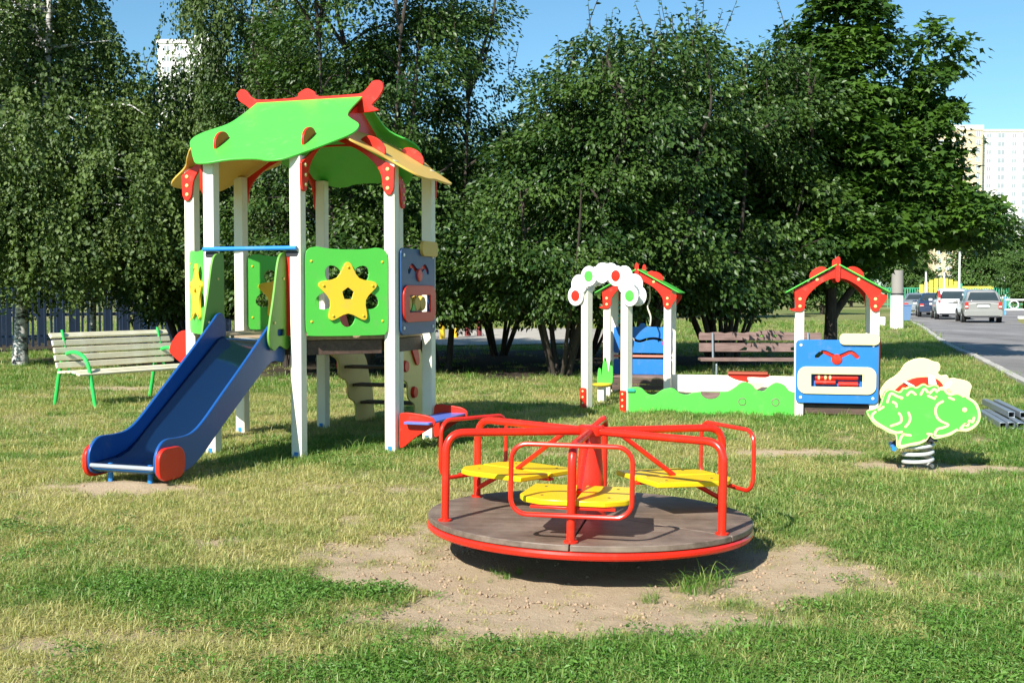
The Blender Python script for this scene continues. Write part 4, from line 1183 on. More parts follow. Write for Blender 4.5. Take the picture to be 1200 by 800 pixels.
def star_panel(t, M, w=.72, h=.74):
    """green board with five petal openings and a raised yellow star; returns nothing, parts under t"""
    out = spl2([(-w / 2, -h / 2 + .09), (-w / 2 + .02, -h / 2 + .02), (-w / 2 + .09, -h / 2), (w / 2 - .09, -h / 2), (w / 2 - .02, -h / 2 + .02), (w / 2, -h / 2 + .09), (w / 2, 0), (w / 2, h / 2 - .09), (w / 2 - .03, h / 2 - .02), (w / 2 - .10, h / 2), (w / 4, h / 2 - .012), (0, h / 2 - .02), (-w / 4, h / 2 - .012), (-w / 2 + .10, h / 2), (-w / 2 + .03, h / 2 - .02), (-w / 2, h / 2 - .09), (-w / 2, 0)], 4)
    holes = []
    for i in range(5):
        a = R(54 + 72 * i); holes.append(ell(.095, .07, .195 * math.cos(a), .185 * math.sin(a) - .02, 16, a))
    holes.append(ell(.075, .075, 0, -.02, 12))
    p = MB().board(out, .022, M, holes).build('star_panel', GRN, t, .004)
    s = MB().board(star_outline(.265, .165, 0, -.02), .02, M, [[(.055 * math.cos(R(90 + 72 * i)), -.02 + .055 * math.sin(R(90 + 72 * i))) for i in range(5)]], .0115).build('star', YEL, p, .004)
    cap_bolts(p, [(.225 * math.cos(R(90 + 72 * i)), -.02 + .225 * math.sin(R(90 + 72 * i)), .035) for i in range(5)] + [(sx * (w / 2 - .05), sy * (h / 2 - .12), .011) for sx in (-1, 1) for sy in (-1, 1)], M, .011, .006, YEL)

def play_panel(t, M, w, h, board_m, knob_m, oval_m, tab_m, insert):
    """board with a curved slot, a raised oval with a window and a rounded tab on its right top corner"""
    must = ribbon(spl2([(-.19, .02), (-.13, .075), (-.06, .045), (0, .02), (.06, .045), (.13, .075), (.19, .02)], 4, False), .042)
    must = [(x * 1.15, y + h * .20) for x, y in must]
    WY = -h * .14
    win = rect(w * .62, h * .20, 0, WY)
    p = MB().board(rr(w, h, .05), .022, M, [must, win]).build('panel', board_m, t, .004)
    MB().board(rr(w * .95, h * .43, h * .13, 0, WY), .018, M, [win], .0112).build('window_frame', oval_m, p, .004)
    MB().board(rr(w * .48, h * .18, h * .07, w * .27, h * .5 + .01), .03, M, (), .0114).build('tab', tab_m, p, .004)
    sl = ribbon(spl2([(-.12, .078), (-.06, .05), (0, .02), (.06, .05), (.13, .078), (.195, .02)], 4, False), .045)
    MB().board([(x * 1.15 + .004, y + h * .20) for x, y in sl], .012, M, (), -.02).build('slider', knob_m, p, .002)
    MB().lathe([(.055, 0), (.058, .006), (.05, .016), (.01, .018)], 18, M @ Matrix.Translation((0, h * .20 - .005, .011))).build('knob', knob_m, p)
    MB().board(rect(w * .62 + .05, h * .20 + .05, 0, WY), .010, M, (), -.085).build('back_board', board_m, p)
    if insert == 'discs':
        for dx, m in ((-.15, MUS), (.03, MUS), (.15, MUS)):
            MB().lathe([(.068, -.02), (.07, 0), (.06, .018), (.015, .02)], 18, M @ Matrix.Translation((dx, WY, -.03 + .02 * dx))).build('spinning_disc', m, p)
        MB().board([(-.05, 0), (.05, 0), (0, .07)], .01, M @ Matrix.Translation((-.05, WY - .065, -.02))).build('pointer', GRN, p)
    else:
        for k, (x0, y0, L, r) in enumerate(((-.23, .032, .46, .030), (.02, -.042, .21, .028), (-.23, -.026, .22, .026))):
            MB().tube([(x0, y0, 0), (x0 + L, y0, 0)], r, 12, M=M @ Matrix.Translation((0, WY, -.035))).build('roller', RED, p, .004)
        for x in (-.20, -.13, -.08):
            MB().tube([(x, .032, 0), (x + .022, .032, 0)], .034, 12, M=M @ Matrix.Translation((0, WY, -.035))).build('ring', PALEY, p)
    cap_bolts(p, [(sx * (w / 2 - .055), sy * (h / 2 - .06), .011) for sx in (-1, 1) for sy in (-1, 1)][:4], M, .016, .01, WHITE)
    return p

def build_tower():
    t = thing('play_tower', 'eight-posted play tower with green and ochre roof, blue slide and star panels', 'play tower', (-1.84, 10.59, 0), R(-18.5))
    RC = 1.072; AP = RC * math.cos(R(22.5)); S2 = RC * math.sin(R(22.5))
    ANG = dict(F=-112.5, A=-67.5, B=-22.5, C=22.5, K=67.5, D=112.5, E=157.5, G=202.5)
    V = {k: Vector((RC * math.cos(R(a)), RC * math.sin(R(a)), 0)) for k, a in ANG.items()}
    post = MB().box((0, 0, 1.22), (.1, .1, 2.54)).mesh('post', CREAM)
    foot = MB().box((0, .053, .03), (.035, .008, .04)).box((0, -.053, .03), (.035, .008, .04)).mesh('foot_plate', SBLUE)
    for k in V:
        o = bpy.data.objects.new('post', post); link(o, t); o.location = V[k]
        m = o.modifiers.new('bevel', 'BEVEL'); m.width = .008; m.segments = 2
        f = bpy.data.objects.new('foot_plate', foot); link(f, o)
    # platform
    octo = [(v.x * .955, v.y * .955) for v in V.values()]
    MB().board(octo, .03, Matrix.Translation((0, 0, .985))).build('deck', wood('tower_deck_wood', (.25, .17, .10), (.42, .31, .2)), t, .004)
    mb = MB()
    ks = list(V)
    for i in range(8):
        a, b = V[ks[i]] * .93, V[ks[(i + 1) % 8]] * .93
        M = plane((a + b) / 2 + Vector((0, 0, .905)), b - a, (0, 0, 1))
        mb.board(rect((b - a).length - .09, .12), .04, M)
    for y in (-.4, 0, .4): mb.box((0, y, .91), (1.5, .05, .11))
    mb.build('deck_joists', DBROWN, t, .003)

    def edge(a, b, out=0, z=0):
        p, q = V[a], V[b]; c = (p + q) / 2; n = c.normalized()
        return plane(c + n * out + Vector((0, 0, z)), q - p, (0, 0, 1))
    # star panels
    star_panel(t, edge('A', 'B', .03, 1.375)); star_panel(t, edge('G', 'F', .03, 1.375)); star_panel(t, edge('D', 'E', -.02, 1.375) @ Matrix.Rotation(math.pi, 4, 'Y'))
    # red board between slide guard and post
    MB().board(rr(.05, .70, .02), .02, edge('F', 'A', .035, 1.36) @ Matrix.Translation((.338, 0, 0))).build('side_strip', RED, t, .003)
    play_panel(t, edge('B', 'C', .065, 1.375), .76, .75, BLU_SHADE, RED, RED, MUS, 'discs')
        # bar over the slide
    M = edge('F', 'A', .075, 1.73)
    MB().tube([(-.44, 0, 0), (.44, 0, 0)], .019, 12, M=M).build('grab_bar', SBLUE, t)
    MB().board(rr(.12, .05, .02), .012, M @ Matrix.Translation((-.38, -.045, -.03))).board(rr(.12, .05, .02), .012, M @ Matrix.Translation((.38, -.045, -.03))).build('bar_bracket', DARK, t)
    # four arched roof boards, two along the slide and two across it
    def arch_board(flat):
        inn = [(-1.045, 2.25), (-1.02, 2.20), (-.975, 2.20), (-.945, 2.25), (-.925, 2.37), (-.85, 2.48), (-.70, 2.59), (-.45, 2.69), (-.2, 2.745), (0, 2.755)]
        P = spl2(inn + [(-x, z) for x, z in reversed(inn[:-1])], 3, False)
        top = [(1.05, 2.425)] + ([(flat, 3.055 - .6 * flat), (-flat, 3.055 - .6 * flat)] if flat else [(0, 3.055)]) + [(-1.05, 2.425)]
        return P + top
    for d in (-1, 1):
        for M, flat in ((plane((d * .472, 0, 0), (0, 1, 0), (0, 0, 1)), 0), (plane((0, d * .472, 0), (1, 0, 0), (0, 0, 1)), .47)):
            g = MB().board(arch_board(flat), .022, M).build('arch_board', RED, t, .004)
            for w, M2 in ((.011, M), (.011, M @ Matrix.Rotation(math.pi, 4, 'Y'))):
                cap_bolts(g, [(sx * AP, z, w) for sx in (-1, 1) for z in (2.25, 2.33, 2.41)], M2, .017, .012)
    # roof sheets
    z0, kk = 3.12, .60
    sl = math.atan(kk); c, sn = math.cos(sl), math.sin(sl)
    def slope(nx, ny, lat, dz=0):
        # u along lat, v up the slope, w outwards
        return plane((0, 0, z0 + dz), lat, (-nx * c, -ny * c, sn))
    def rout(pts): return [(x, -r / c) for x, r in pts]
    gpts = [(-.55, .0), (-.56, .22), (-.60, .42), (-.77, .58), (-.79, .72), (-.66, .90), (-.55, 1.04), (-.46, 1.13), (-.34, 1.135), (-.20, 1.10), (-.05, 1.09), (.10, 1.10), (.22, 1.135), (.36, 1.12), (.50, 1.01), (.64, .88), (.78, .72), (.77, .57), (.63, .44), (.56, .36), (.53, .22), (.53, 0)]
    gout = rout(spl2(gpts, 4, False))
    for ny, lat in ((-1, (1, 0, 0)), (1, (-1, 0, 0))):
        Mg = slope(0, ny, lat)
        slots = [[(x + .008 * s1, -(r0) / c) for s1, r0 in ((-1, .70), (1, .70), (1, .92), (-1, .92))] for x in (-.42, .42)]
        g = MB().board(gout, .018, Mg).build('roof_sheet', GRN, t, .004)
        for x in (-.42, .42):
            Mt = plane(Mg @ Vector((x, -.80 / c, .009)), Mg.to_3x3() @ Vector((0, 1, 0)), Mg.to_3x3() @ Vector((0, 0, 1)))
            MB().board([(.12 * math.cos(a), .095 * math.sin(a)) for a in np.linspace(0, math.pi, 14)], .022, Mt).build('roof_tab', RED, g, .003)
    ypts = [(-.36, .47), (-.52, .58), (-.74, .74), (-.64, .88), (-.50, 1.0), (-.44, 1.16), (-.36, 1.24), (-.2, 1.255), (0, 1.23), (.2, 1.255), (.36, 1.24), (.44, 1.16), (.50, 1.0), (.64, .88), (.74, .74), (.52, .58), (.36, .47)]
    yout = rout(spl2(ypts, 4, False))
    for nx, lat in ((1, (0, 1, 0)), (-1, (0, -1, 0))):
        My = slope(nx, 0, lat, -.026)
        g = MB().board(yout, .018, My).build('roof_sheet', MUS, t, .004, label='ochre side sheet of the tower roof')
        for x in (-.42, .42):
            Mt = plane(My @ Vector((x, -.82 / c, .009)), My.to_3x3() @ Vector((0, 1, 0)), My.to_3x3() @ Vector((0, 0, 1)))
            MB().board([(.13 * math.cos(a), .085 * math.sin(a)) for a in np.linspace(0, math.pi, 14)], .022, Mt).build('roof_tab', RED, g, .003)
    # ridge with horns
    rp = [(-.60, 2.98), (-.62, 3.06), (-.66, 3.10), (-.735, 3.15), (-.76, 3.21), (-.715, 3.255), (-.655, 3.235), (-.60, 3.175), (-.50, 3.148), (-.16, 3.148), (-.11, 3.19), (-.03, 3.225), (.05, 3.19), (.10, 3.148), (.42, 3.148), (.52, 3.155), (.58, 3.20), (.635, 3.255), (.71, 3.25), (.735, 3.19), (.69, 3.11), (.62, 3.04), (.60, 2.98)]
    MB().board(spl2(rp, 4), .03, plane((0, 0, 0), (1, 0, 0), (0, 0, 1))).build('ridge_board', RED, t, .004)
    # slide
    sr = bpy.data.objects.new('slide', None); link(sr, t); sr.location = (0, -AP - .02, 0); sr.rotation_euler = (0, 0, R(-1.5))
    bed = [(.06, 1.0), (-.06, 1.0), (-.14, .975), (-.25, .90)] + [(-.25 - .94 * i / 8, .90 - .64 * i / 8) for i in range(1, 9)] + [(-1.30, .205), (-1.42, .175), (-1.56, .165), (-1.66, .155), (-1.70, .13)]
    bv = []; bf = []
    wd = .27
    for (y, z) in bed: bv += [(-wd, y, z), (-wd + .05, y, z - .012), (wd - .05, y, z - .012), (wd, y, z)]
    for i in range(len(bed) - 1):
        for j in range(3): bf.append((i * 4 + j, i * 4 + j + 1, i * 4 + j + 5, i * 4 + j + 4))
    sb = MB().add(bv, bf).build('slide_bed', BEDM, sr)
    so = sb.modifiers.new('thickness', 'SOLIDIFY'); so.thickness = .02; so.offset = -1
    side = spl2([(.0, .80), (.0, 1.0), (-.005, 1.12), (-.05, 1.19), (-.12, 1.185), (-.2, 1.12), (-.55, .85), (-.9, .595), (-1.14, .42), (-1.28, .35), (-1.42, .335), (-1.58, .335), (-1.66, .29), (-1.70, .21), (-1.69, .12), (-1.64, .075), (-1.5, .07), (-1.32, .09), (-1.16, .165), (-.9, .35), (-.5, .62), (-.2, .80)], 4)
    for s in (-1, 1):
        w = MB().board(side, .024, plane((s * (wd + .012), 0, 0), (0, 1, 0), (0, 0, 1))).build('slide_wall', SBLU, sr, .006, seg=3)
        rc = MB().board(rr(.30, .23, .09, -1.56, .165), .035, plane((s * (wd + .042), 0, 0), (0, 1, 0), (0, 0, 1))).build('end_cap', RED, w, .008, seg=3)
        MB().lathe([(.012, 0), (.012, .006), (.003, .008)], 8, plane((s * (wd + .06), -1.62, .20), (0, 1, 0), (0, 0, 1))).lathe([(.012, 0), (.012, .006), (.003, .008)], 8, plane((s * (wd + .06), -1.50, .20), (0, 1, 0), (0, 0, 1)))
        gd = spl2([(.03, .92), (.03, 1.3), (.03, 1.66), (-.02, 1.69), (-.09, 1.68), (-.14, 1.60), (-.20, 1.35), (-.27, 1.10), (-.285, 1.0), (-.26, .93), (-.20, .895), (-.12, .93)], 4)
        hole = rr(.11, .055, .02, -.10, 1.04)
        g = MB().board(gd, .02, plane((s * (wd + .045), 0, 0), (0, 1, 0), (0, 0, 1)), [hole]).build('slide_guard', GRN2, sr, .005, seg=2)
        cap_bolts(g, [(-.06, 1.48, .012), (-.2, 1.12, .012), (-.06, 1.48, -.02), (-.2, 1.12, -.02)], plane((s * (wd + .045), 0, 0), (0, 1, 0), (0, 0, 1)), .012, .008)
        MB().tube([(s * .17, -1.60, .15), (s * .17, -1.60, -.05)], .018, 10).build('slide_leg', SBLUE, sr)
    MB().tube([(-wd, -1.685, .14), (wd, -1.685, .14)], .016, 10).build('end_lip', plain('worn_lip_metal', (.45, .47, .5), .4, .5), sr)
    # stairs at the back
    st = bpy.data.objects.new('stairs', None); link(st, t); st.location = (0, AP + .02, 0)
    sp = spl2([(0, .97), (.12, .975), (.42, .97), (.62, .90), (.72, .76), (.83, .63), (.89, .47), (.97, .32), (1.0, .12), (1.0, -.05), (.66, -.05), (.58, .05), (.55, .20), (.40, .28), (.36, .44), (.19, .51), (.16, .67), (.01, .74), (0, .84)], 4)
    for s in (-1, 1):
        w = MB().board(sp, .022, plane((s * .34, 0, 0), (0, 1, 0), (0, 0, 1))).build('stringer', paint('stair_side_yellow', (.74, .57, .20), .4, .05), st, .004)
        for (y, z) in ((.08, .90), (.28, .62), (.5, .34)):
            MB().lathe([(.055, -.025), (.062, 0), (.055, .025)], 16, plane((s * .362, y, z), (0, 1, 0), (0, 0, 1))).build('round_cap', RED, w)
    for i in range(4):
        MB().box((0, .20 + .185 * i, .80 - .20 * i), (.655, .20, .028)).build('step', DBROWN, st, .004)
    for s in (-1, 1):
        MB().board(spl2([(.05, .9), (.05, 1.25), (.12, 1.4), (.25, 1.36), (.5, .95), (.62, .7), (.6, .62), (.52, .66), (.3, .98), (.16, 1.1), (.15, .9)], 4), .022, plane((s * .366, 0, 0), (0, 1, 0), (0, 0, 1))).build('handrail', RED, st, .004)
    # low seats outside the narrow sides
    for a, b in (('B', 'C'),):
        M = edge(a, b, 0, 0)
        for sx in (-1, 1):
            Mp = M @ Matrix.Translation((sx * (S2 - .02), 0, 0)) @ Matrix.Rotation(R(-90), 4, 'Y')
            MB().board(spl2([(.06, .06), (.06, .30), (.10, .335), (.18, .335), (.33, .315), (.385, .28), (.385, .235), (.33, .20), (.2, .12), (.1, .04)], 4), .022, Mp).build('seat_bracket', RED, t, .004)
        MB().board(rr(S2 * 2 + .13, .24, .02), .02, M @ Matrix.Translation((0, .255, .25)) @ Matrix.Rotation(R(90), 4, 'X')).build('seat', paint('seat_violet_blue', (.10, .16, .52), .35), t, .004)
    M = edge('E', 'G', 0, 0)
    MB().board(spl2([(.05, .70), (.05, .98), (.12, 1.02), (.2, .97), (.27, .84), (.2, .76), (.1, .70)], 4), .022, M @ Matrix.Translation((S2 - .02, 0, 0)) @ Matrix.Rotation(R(-90), 4, 'Y')).build('side_bracket', RED, t, .004)
build_tower()

# ------------------------------------------------------------------ carousel
def build_carousel():
    t = thing('carousel', 'red steel merry-go-round with three yellow seats and a worn brown deck', 'merry-go-round', (0.405, 6.05, 0.006), rot=(R(-1.0), R(1.0), R(0)))
    RD = .85
    # deck in four sector boards with narrow seams
    cuts = [40, 100, 220, 280, 400]
    for a0, a1 in zip(cuts[:-1], cuts[1:]):
        g = .22
        arc = [(RD * math.cos(-R(a)), RD * math.sin(-R(a))) for a in np.linspace(a0 + g, a1 - g, 26)]
        inn = [(.055 * math.cos(-R(a)), .055 * math.sin(-R(a))) for a in np.linspace(a1 - 5, a0 + 5, 6)]
        o = MB().board(arc + inn, .030, Matrix.Translation((0, 0, .170))).build('deck_board', BROWN, t, .004)
    MB().tube([(.835 * math.cos(a), .835 * math.sin(a), .133) for a in np.linspace(0, 2 * math.pi, 73)[:-1]], .021, 10, True).build('rim', REDT, t)
    sp = MB()
    for k in range(6):
        a = R(-40 - 60 * k); sp.box((.42, 0, .135), (.8, .04, .034), Matrix.Rotation(a, 4, 'Z'))
    sp.lathe([(.12, .0), (.12, .12), (.09, .15)], 16)
    sp.build('underframe', DARK, t)
    MB().lathe([(.092, .186), (.09, .20), (.082, .28), (.068, .45), (.056, .58), (.055, .61)], 28).build('hub_column', REDT, t)
    MB().lathe([(.064, .60), (.07, .605), (.07, .648), (.058, .655)], 24).build('hub_cap', REDT, t)
    MB().box((0, 0, 0), (.085, .035, .010), Matrix.Translation((.045, .03, .672)) @ Matrix.Rotation(R(35), 4, 'Z') @ Matrix.Rotation(R(-28), 4, 'Y')).build('hub_lever', REDT, t, .003)
    ZR = .625; RP = .795; r = .0205
    for a in (40, 160, 280, 100, 220, 340):
        M = Matrix.Rotation(R(-a), 4, 'Z')
        rail = bent([(.07, 0, ZR), (RP, 0, ZR + .005), (RP, 0, .19)], .10, 8)
        h = MB().tube(rail, r, 14, M=M).build('handrail', REDT, t)
        MB().lathe([(.034, .186), (.034, .194), (.022, .196)], 14, M @ Matrix.Translation((RP, 0, 0))).build('foot_flange', REDT, h)
        if a in (100, 220, 340):
            loop = []
            for (y, z) in rr(.56, .325, .075, 0, .475, 7): loop.append((RP + .026, y, z))
            MB().tube(loop, .0115, 10, True, M).build('seat_back', REDT, t)
            s = MB()
            sh = [(.27, -.25), (.62, -.27), (.70, -.24), (.765, -.15), (.765, -.012), (.50, -.012), (.27, -.012)]
            for k in (1, -1):
                MM = M @ Matrix.Translation((0, 0, .362)) @ Matrix.Scale(k, 4, (0, 1, 0))
                MB().board(sh, .028, MM).build('seat_board', YELS, t, .006, seg=3)
            cap_bolts(t, [(.36, .18, .012), (.36, -.18, .012), (.64, .16, .012), (.64, -.16, .012)], M @ Matrix.Translation((0, 0, .362)), .009, .004, DARK, 'bolts')
            MB().tube([(.16, 0, ZR - .012), (.50, 0, .375)], .0135, 10, M=M).tube([(RP, 0, .235), (.60, 0, .338)], .0135, 10, M=M).build('seat_strut', REDT, t)
            MB().box((.52, 0, .341), (.52, .05, .014), M).box((.745, 0, .338), (.03, .40, .012), M).build('seat_carrier', REDT, t, .002)
build_carousel()

# ------------------------------------------------------------------ cream bench with green arches
def build_bench():
    # local: x along the bench, -y towards the sitter's front
    a = Vector((-5.32, 13.83)); rz = R(11)
    t = thing('park_bench', 'cream slatted bench with green tubular arch legs, beside the foot of the slide', 'bench', (-4.93, 14.5, 0), R(58))
    LB = 1.80
    slat = MB().box((0, 0, 0), (LB, .072, .030)).mesh('slat', BENCHC)
    def add(y, z, ang):
        o = bpy.data.objects.new('slat', slat); link(o, t); o.location = (random.uniform(-.006, .006), y, z); o.rotation_euler = (ang, 0, 0)
        m = o.modifiers.new('bevel', 'BEVEL'); m.width = .008; m.segments = 2
    for i, (y, z, an) in enumerate([(-.33, .405, 14), (-.25, .425, 6), (-.165, .43, 0), (-.08, .425, -3), (.0, .42, -3)]): add(y, z, R(an))
    for i in range(5):
        k = i; add(.06 + .024 * k + (.02 if i == 4 else 0), .50 + .088 * k, R(74 if i < 4 else 50))
    GR = paint('bench_green_enamel', (.03, .48, .09), .3, .05)
    for sx in (-1, 1):
        x = sx * (LB / 2 - .17)
        arch = spl([(x, -.44, -.05), (x, -.37, .28), (x, -.31, .50), (x, -.20, .62), (x, -.02, .655), (x, .14, .60), (x, .22, .44), (x, .29, .15), (x, .34, -.05)], 6, False)
        MB().tube(arch, .024, 10).build('arch_leg', GR, t)
        MB().tube(spl([(x, -.33, .385), (x, -.15, .405), (x, .01, .395), (x, .06, .46), (x, .12, .72), (x, .17, .92)], 5, False), .016, 8).build('slat_carrier', GR, t)
build_bench()

# ------------------------------------------------------------------ weathered bench with carved planks
def build_carved_bench():
    t = thing('plank_bench', 'weathered brown plank bench with wavy carved backrest behind the sandbox', 'bench', (4.08, 18.8, 0), R(-2))
    LB = 2.0
    top = [(-LB / 2, .60), (LB / 2, .60), (LB / 2, .705)] + [(x, .715 + .022 * abs(math.sin(x * 11)) + (.035 if -.05 < x < .35 else 0)) for x in np.linspace(LB / 2 - .02, -LB / 2 + .02, 40)] + [(-LB / 2, .70)]
    P = plane((0, .10, 0), (1, 0, 0), (0, .13, 1))
    eyes = [ell(.03, .024, .03, .672, 12), ell(.03, .024, .25, .672, 12)]
    b = MB().board(top, .035, P, eyes).build('slat', GREYW, t, .005)
    for x in (.03, .25): MB().lathe([(.024, -.012), (.026, 0), (.012, .012)], 12, P @ Matrix.Translation((x, .672, 0))).build('eye', GRN2, b)
    tri = [[(-.34, .435), (-.22, .435), (-.21, .475), (-.25, .49)], [(.09, .435), (.18, .435), (.15, .50), (.11, .50)], [(.50, .435), (.63, .435), (.55, .49), (.50, .475)]]
    MB().board([(-LB / 2, .41), (LB / 2, .41), (LB / 2, .555), (-LB / 2, .555)], .035, P, tri).build('slat', GREYW, t, .005)
    for i, y in enumerate((-.34, -.21, -.08)): MB().box((0, y, .30 + .01 * (i % 2)), (LB + .08, .115, .04)).build('slat', GREYW, t, .006)
    for x in (-.78, .78):
        MB().tube(bent([(x, -.33, -.1), (x, -.33, .26), (x, .07, .26), (x, .145, .72)], .05), .018, 8).build('leg', STEEL, t)
        MB().tube([(x, .02, .26), (x, .06, -.1)], .018, 8).build('leg', STEEL, t)
build_carved_bench()

# ------------------------------------------------------------------ sandbox with playhouses and flower arch
def build_house(label, loc, rz, front):
    t = thing('playhouse', label, 'playhouse', (*loc, 0), rz)
    W, D, H = .80, .70, 1.42
    post = MB().box((0, 0, H / 2 - .05), (.095, .095, H + .1)).mesh('post', CREAM)
    for x in (-W / 2, W / 2):
        for y in (0, D):
            o = bpy.data.objects.new('post', post); link(o, t); o.location = (x, y, 0)
            m = o.modifiers.new('bevel', 'BEVEL'); m.width = .006; m.segments = 2
    s = W / 2
    out = spl2([(-s - .05, 1.20), (-s, 1.16), (-s + .05, 1.20), (-s + .07, 1.31), (-s + .17, 1.43), (-.10, 1.51), (0, 1.525), (.10, 1.51), (s - .17, 1.43), (s - .07, 1.31), (s - .05, 1.20), (s, 1.16), (s + .05, 1.20), (s + .06, 1.36)], 4)[:-4] + \
        [(s + .06, 1.36), (s + .06, 1.405), (0, 1.665), (-s - .06, 1.405), (-s - .06, 1.36)]
    for y, w in ((-.060, 1), (D + .060, -1)):
        M = plane((0, y, 0), (1, 0, 0), (0, 0, 1))
        g = MB().board(out, .022, M).build('gable_board', RED, t, .004)
        if w == 1: cap_bolts(g, [(sx * s, z, .011) for sx in (-1, 1) for z in (1.22, 1.30)] + [(-.22, 1.515, .011), (.22, 1.515, .011)], M, .018, .012)
        MB().board(spl2([(-.022, 1.50), (.022, 1.50), (.026, 1.64), (.024, 1.74), (0, 1.765), (-.024, 1.74), (-.026, 1.64)], 3), .03, M, (), .0112 if w == 1 else -.0412).build('finial', RED, g, .003)
    sl = math.atan2(.26, s + .06); c, sn = math.cos(sl), math.sin(sl)
    for sx in (-1, 1):
        Mr = plane((0, D / 2, 1.686), (0, sx, 0), (-sx * c, 0, sn))
        g = MB().board(rr(D + .22, .64, .03, 0, -.325), .014, Mr).build('roof_sheet', GRN, t, .003)
        for u in (-.2, .2):
            Mt = plane(Mr @ Vector((u, -.22, .007)), Mr.to_3x3() @ Vector((0, 1, 0)), Mr.to_3x3() @ Vector((0, 0, 1)))
            MB().board([(.10 * math.cos(a), .07 * math.sin(a)) for a in np.linspace(0, math.pi, 12)], .02, Mt).build('roof_tab', RED, g, .003)
    if front:
        play_panel(t, plane((0, -.062, .50), (1, 0, 0), (0, 0, 1)), .88, .70, BLU, RED, PALEY, PALEY, 'rollers')
        MB().board(rr(.58, .74, .05, .33, .50), .02, plane((s + .06, 0, 0), (0, 1, 0), (0, 0, 1))).build('side_panel', RED, t, .004)
        for y in (.12, .22): MB().box((0, y - .1, .07 + .06 * (y > .2)), (W - .10, .03, .10)).build('plinth_board', DBROWN, t, .003)
    else:
        M = plane((0, D - .07, 0), (1, 0, 0), (0, 0, 1))
        wave = spl2([(-.40, .57), (-.36, .545), (-.2, .545), (0, .545), (.2, .545), (.36, .545), (.40, .57), (.40, .72), (.40, .875), (.37, .90), (.2, .905), (.06, .91), (.03, .95), (-.03, .95), (-.06, .91), (-.2, .905), (-.37, .90), (-.40, .875), (-.40, .72)], 4)
        slot = ribbon(spl2([(-.28, .71), (-.17, .745), (-.05, .705), (.06, .735), (.17, .745), (.27, .72)], 4, False), .034)
        MB().board(wave, .02, M, [slot]).build('back_panel', BLU, t, .004)
        MB().board(rr(.80, .21, .02, 0, .355), .02, M).build('back_panel', BLU, t, .004)
        MB().board(rr(.80, .03, .008, 0, .502), .02, M).build('rail', paint('faded_pink_paint', (.62, .2, .14), .5), t, .003)
        MB().lathe([(.055, 0), (.058, .01), (.05, .02), (.01, .022)], 16, M @ Matrix.Translation((.33, .68, .012))).build('knob', RED, t)
        MB().box((0, .16, .255), (W - .1, .30, .03)).build('seat', GREYW, t, .005)
        for z in (.12, .20): MB().box((0, .02, z), (W - .10, .03, .07)).build('plinth_board', DBROWN, t, .003)
        MB().board(rr(.50, .8, .05, .34, .52), .018, plane((-s - .06, 0, 0), (0, 1, 0), (0, 0, 1))).build('side_panel', RED, t, .004)
        rod = MB().tube([(-.28, .42, .52), (-.28, .42, 1.45)], .007, 6).build('bead_rod', DARK, t)
        for z in (.98, 1.06, 1.17, 1.24): MB().lathe([(.012, -.03), (.034, -.012), (.034, .012), (.012, .03)], 12, Matrix.Translation((-.28, .42, z))).build('bead', TEAL, rod)
        MB().tube(spl([(.13, .35, .93), (.14, .33, 1.05), (.10, .33, 1.18), (.13, .33, 1.30), (.12, .34, 1.48)], 4, False), .012, 6).build('hanging_cord', ROPE, t)
    return t

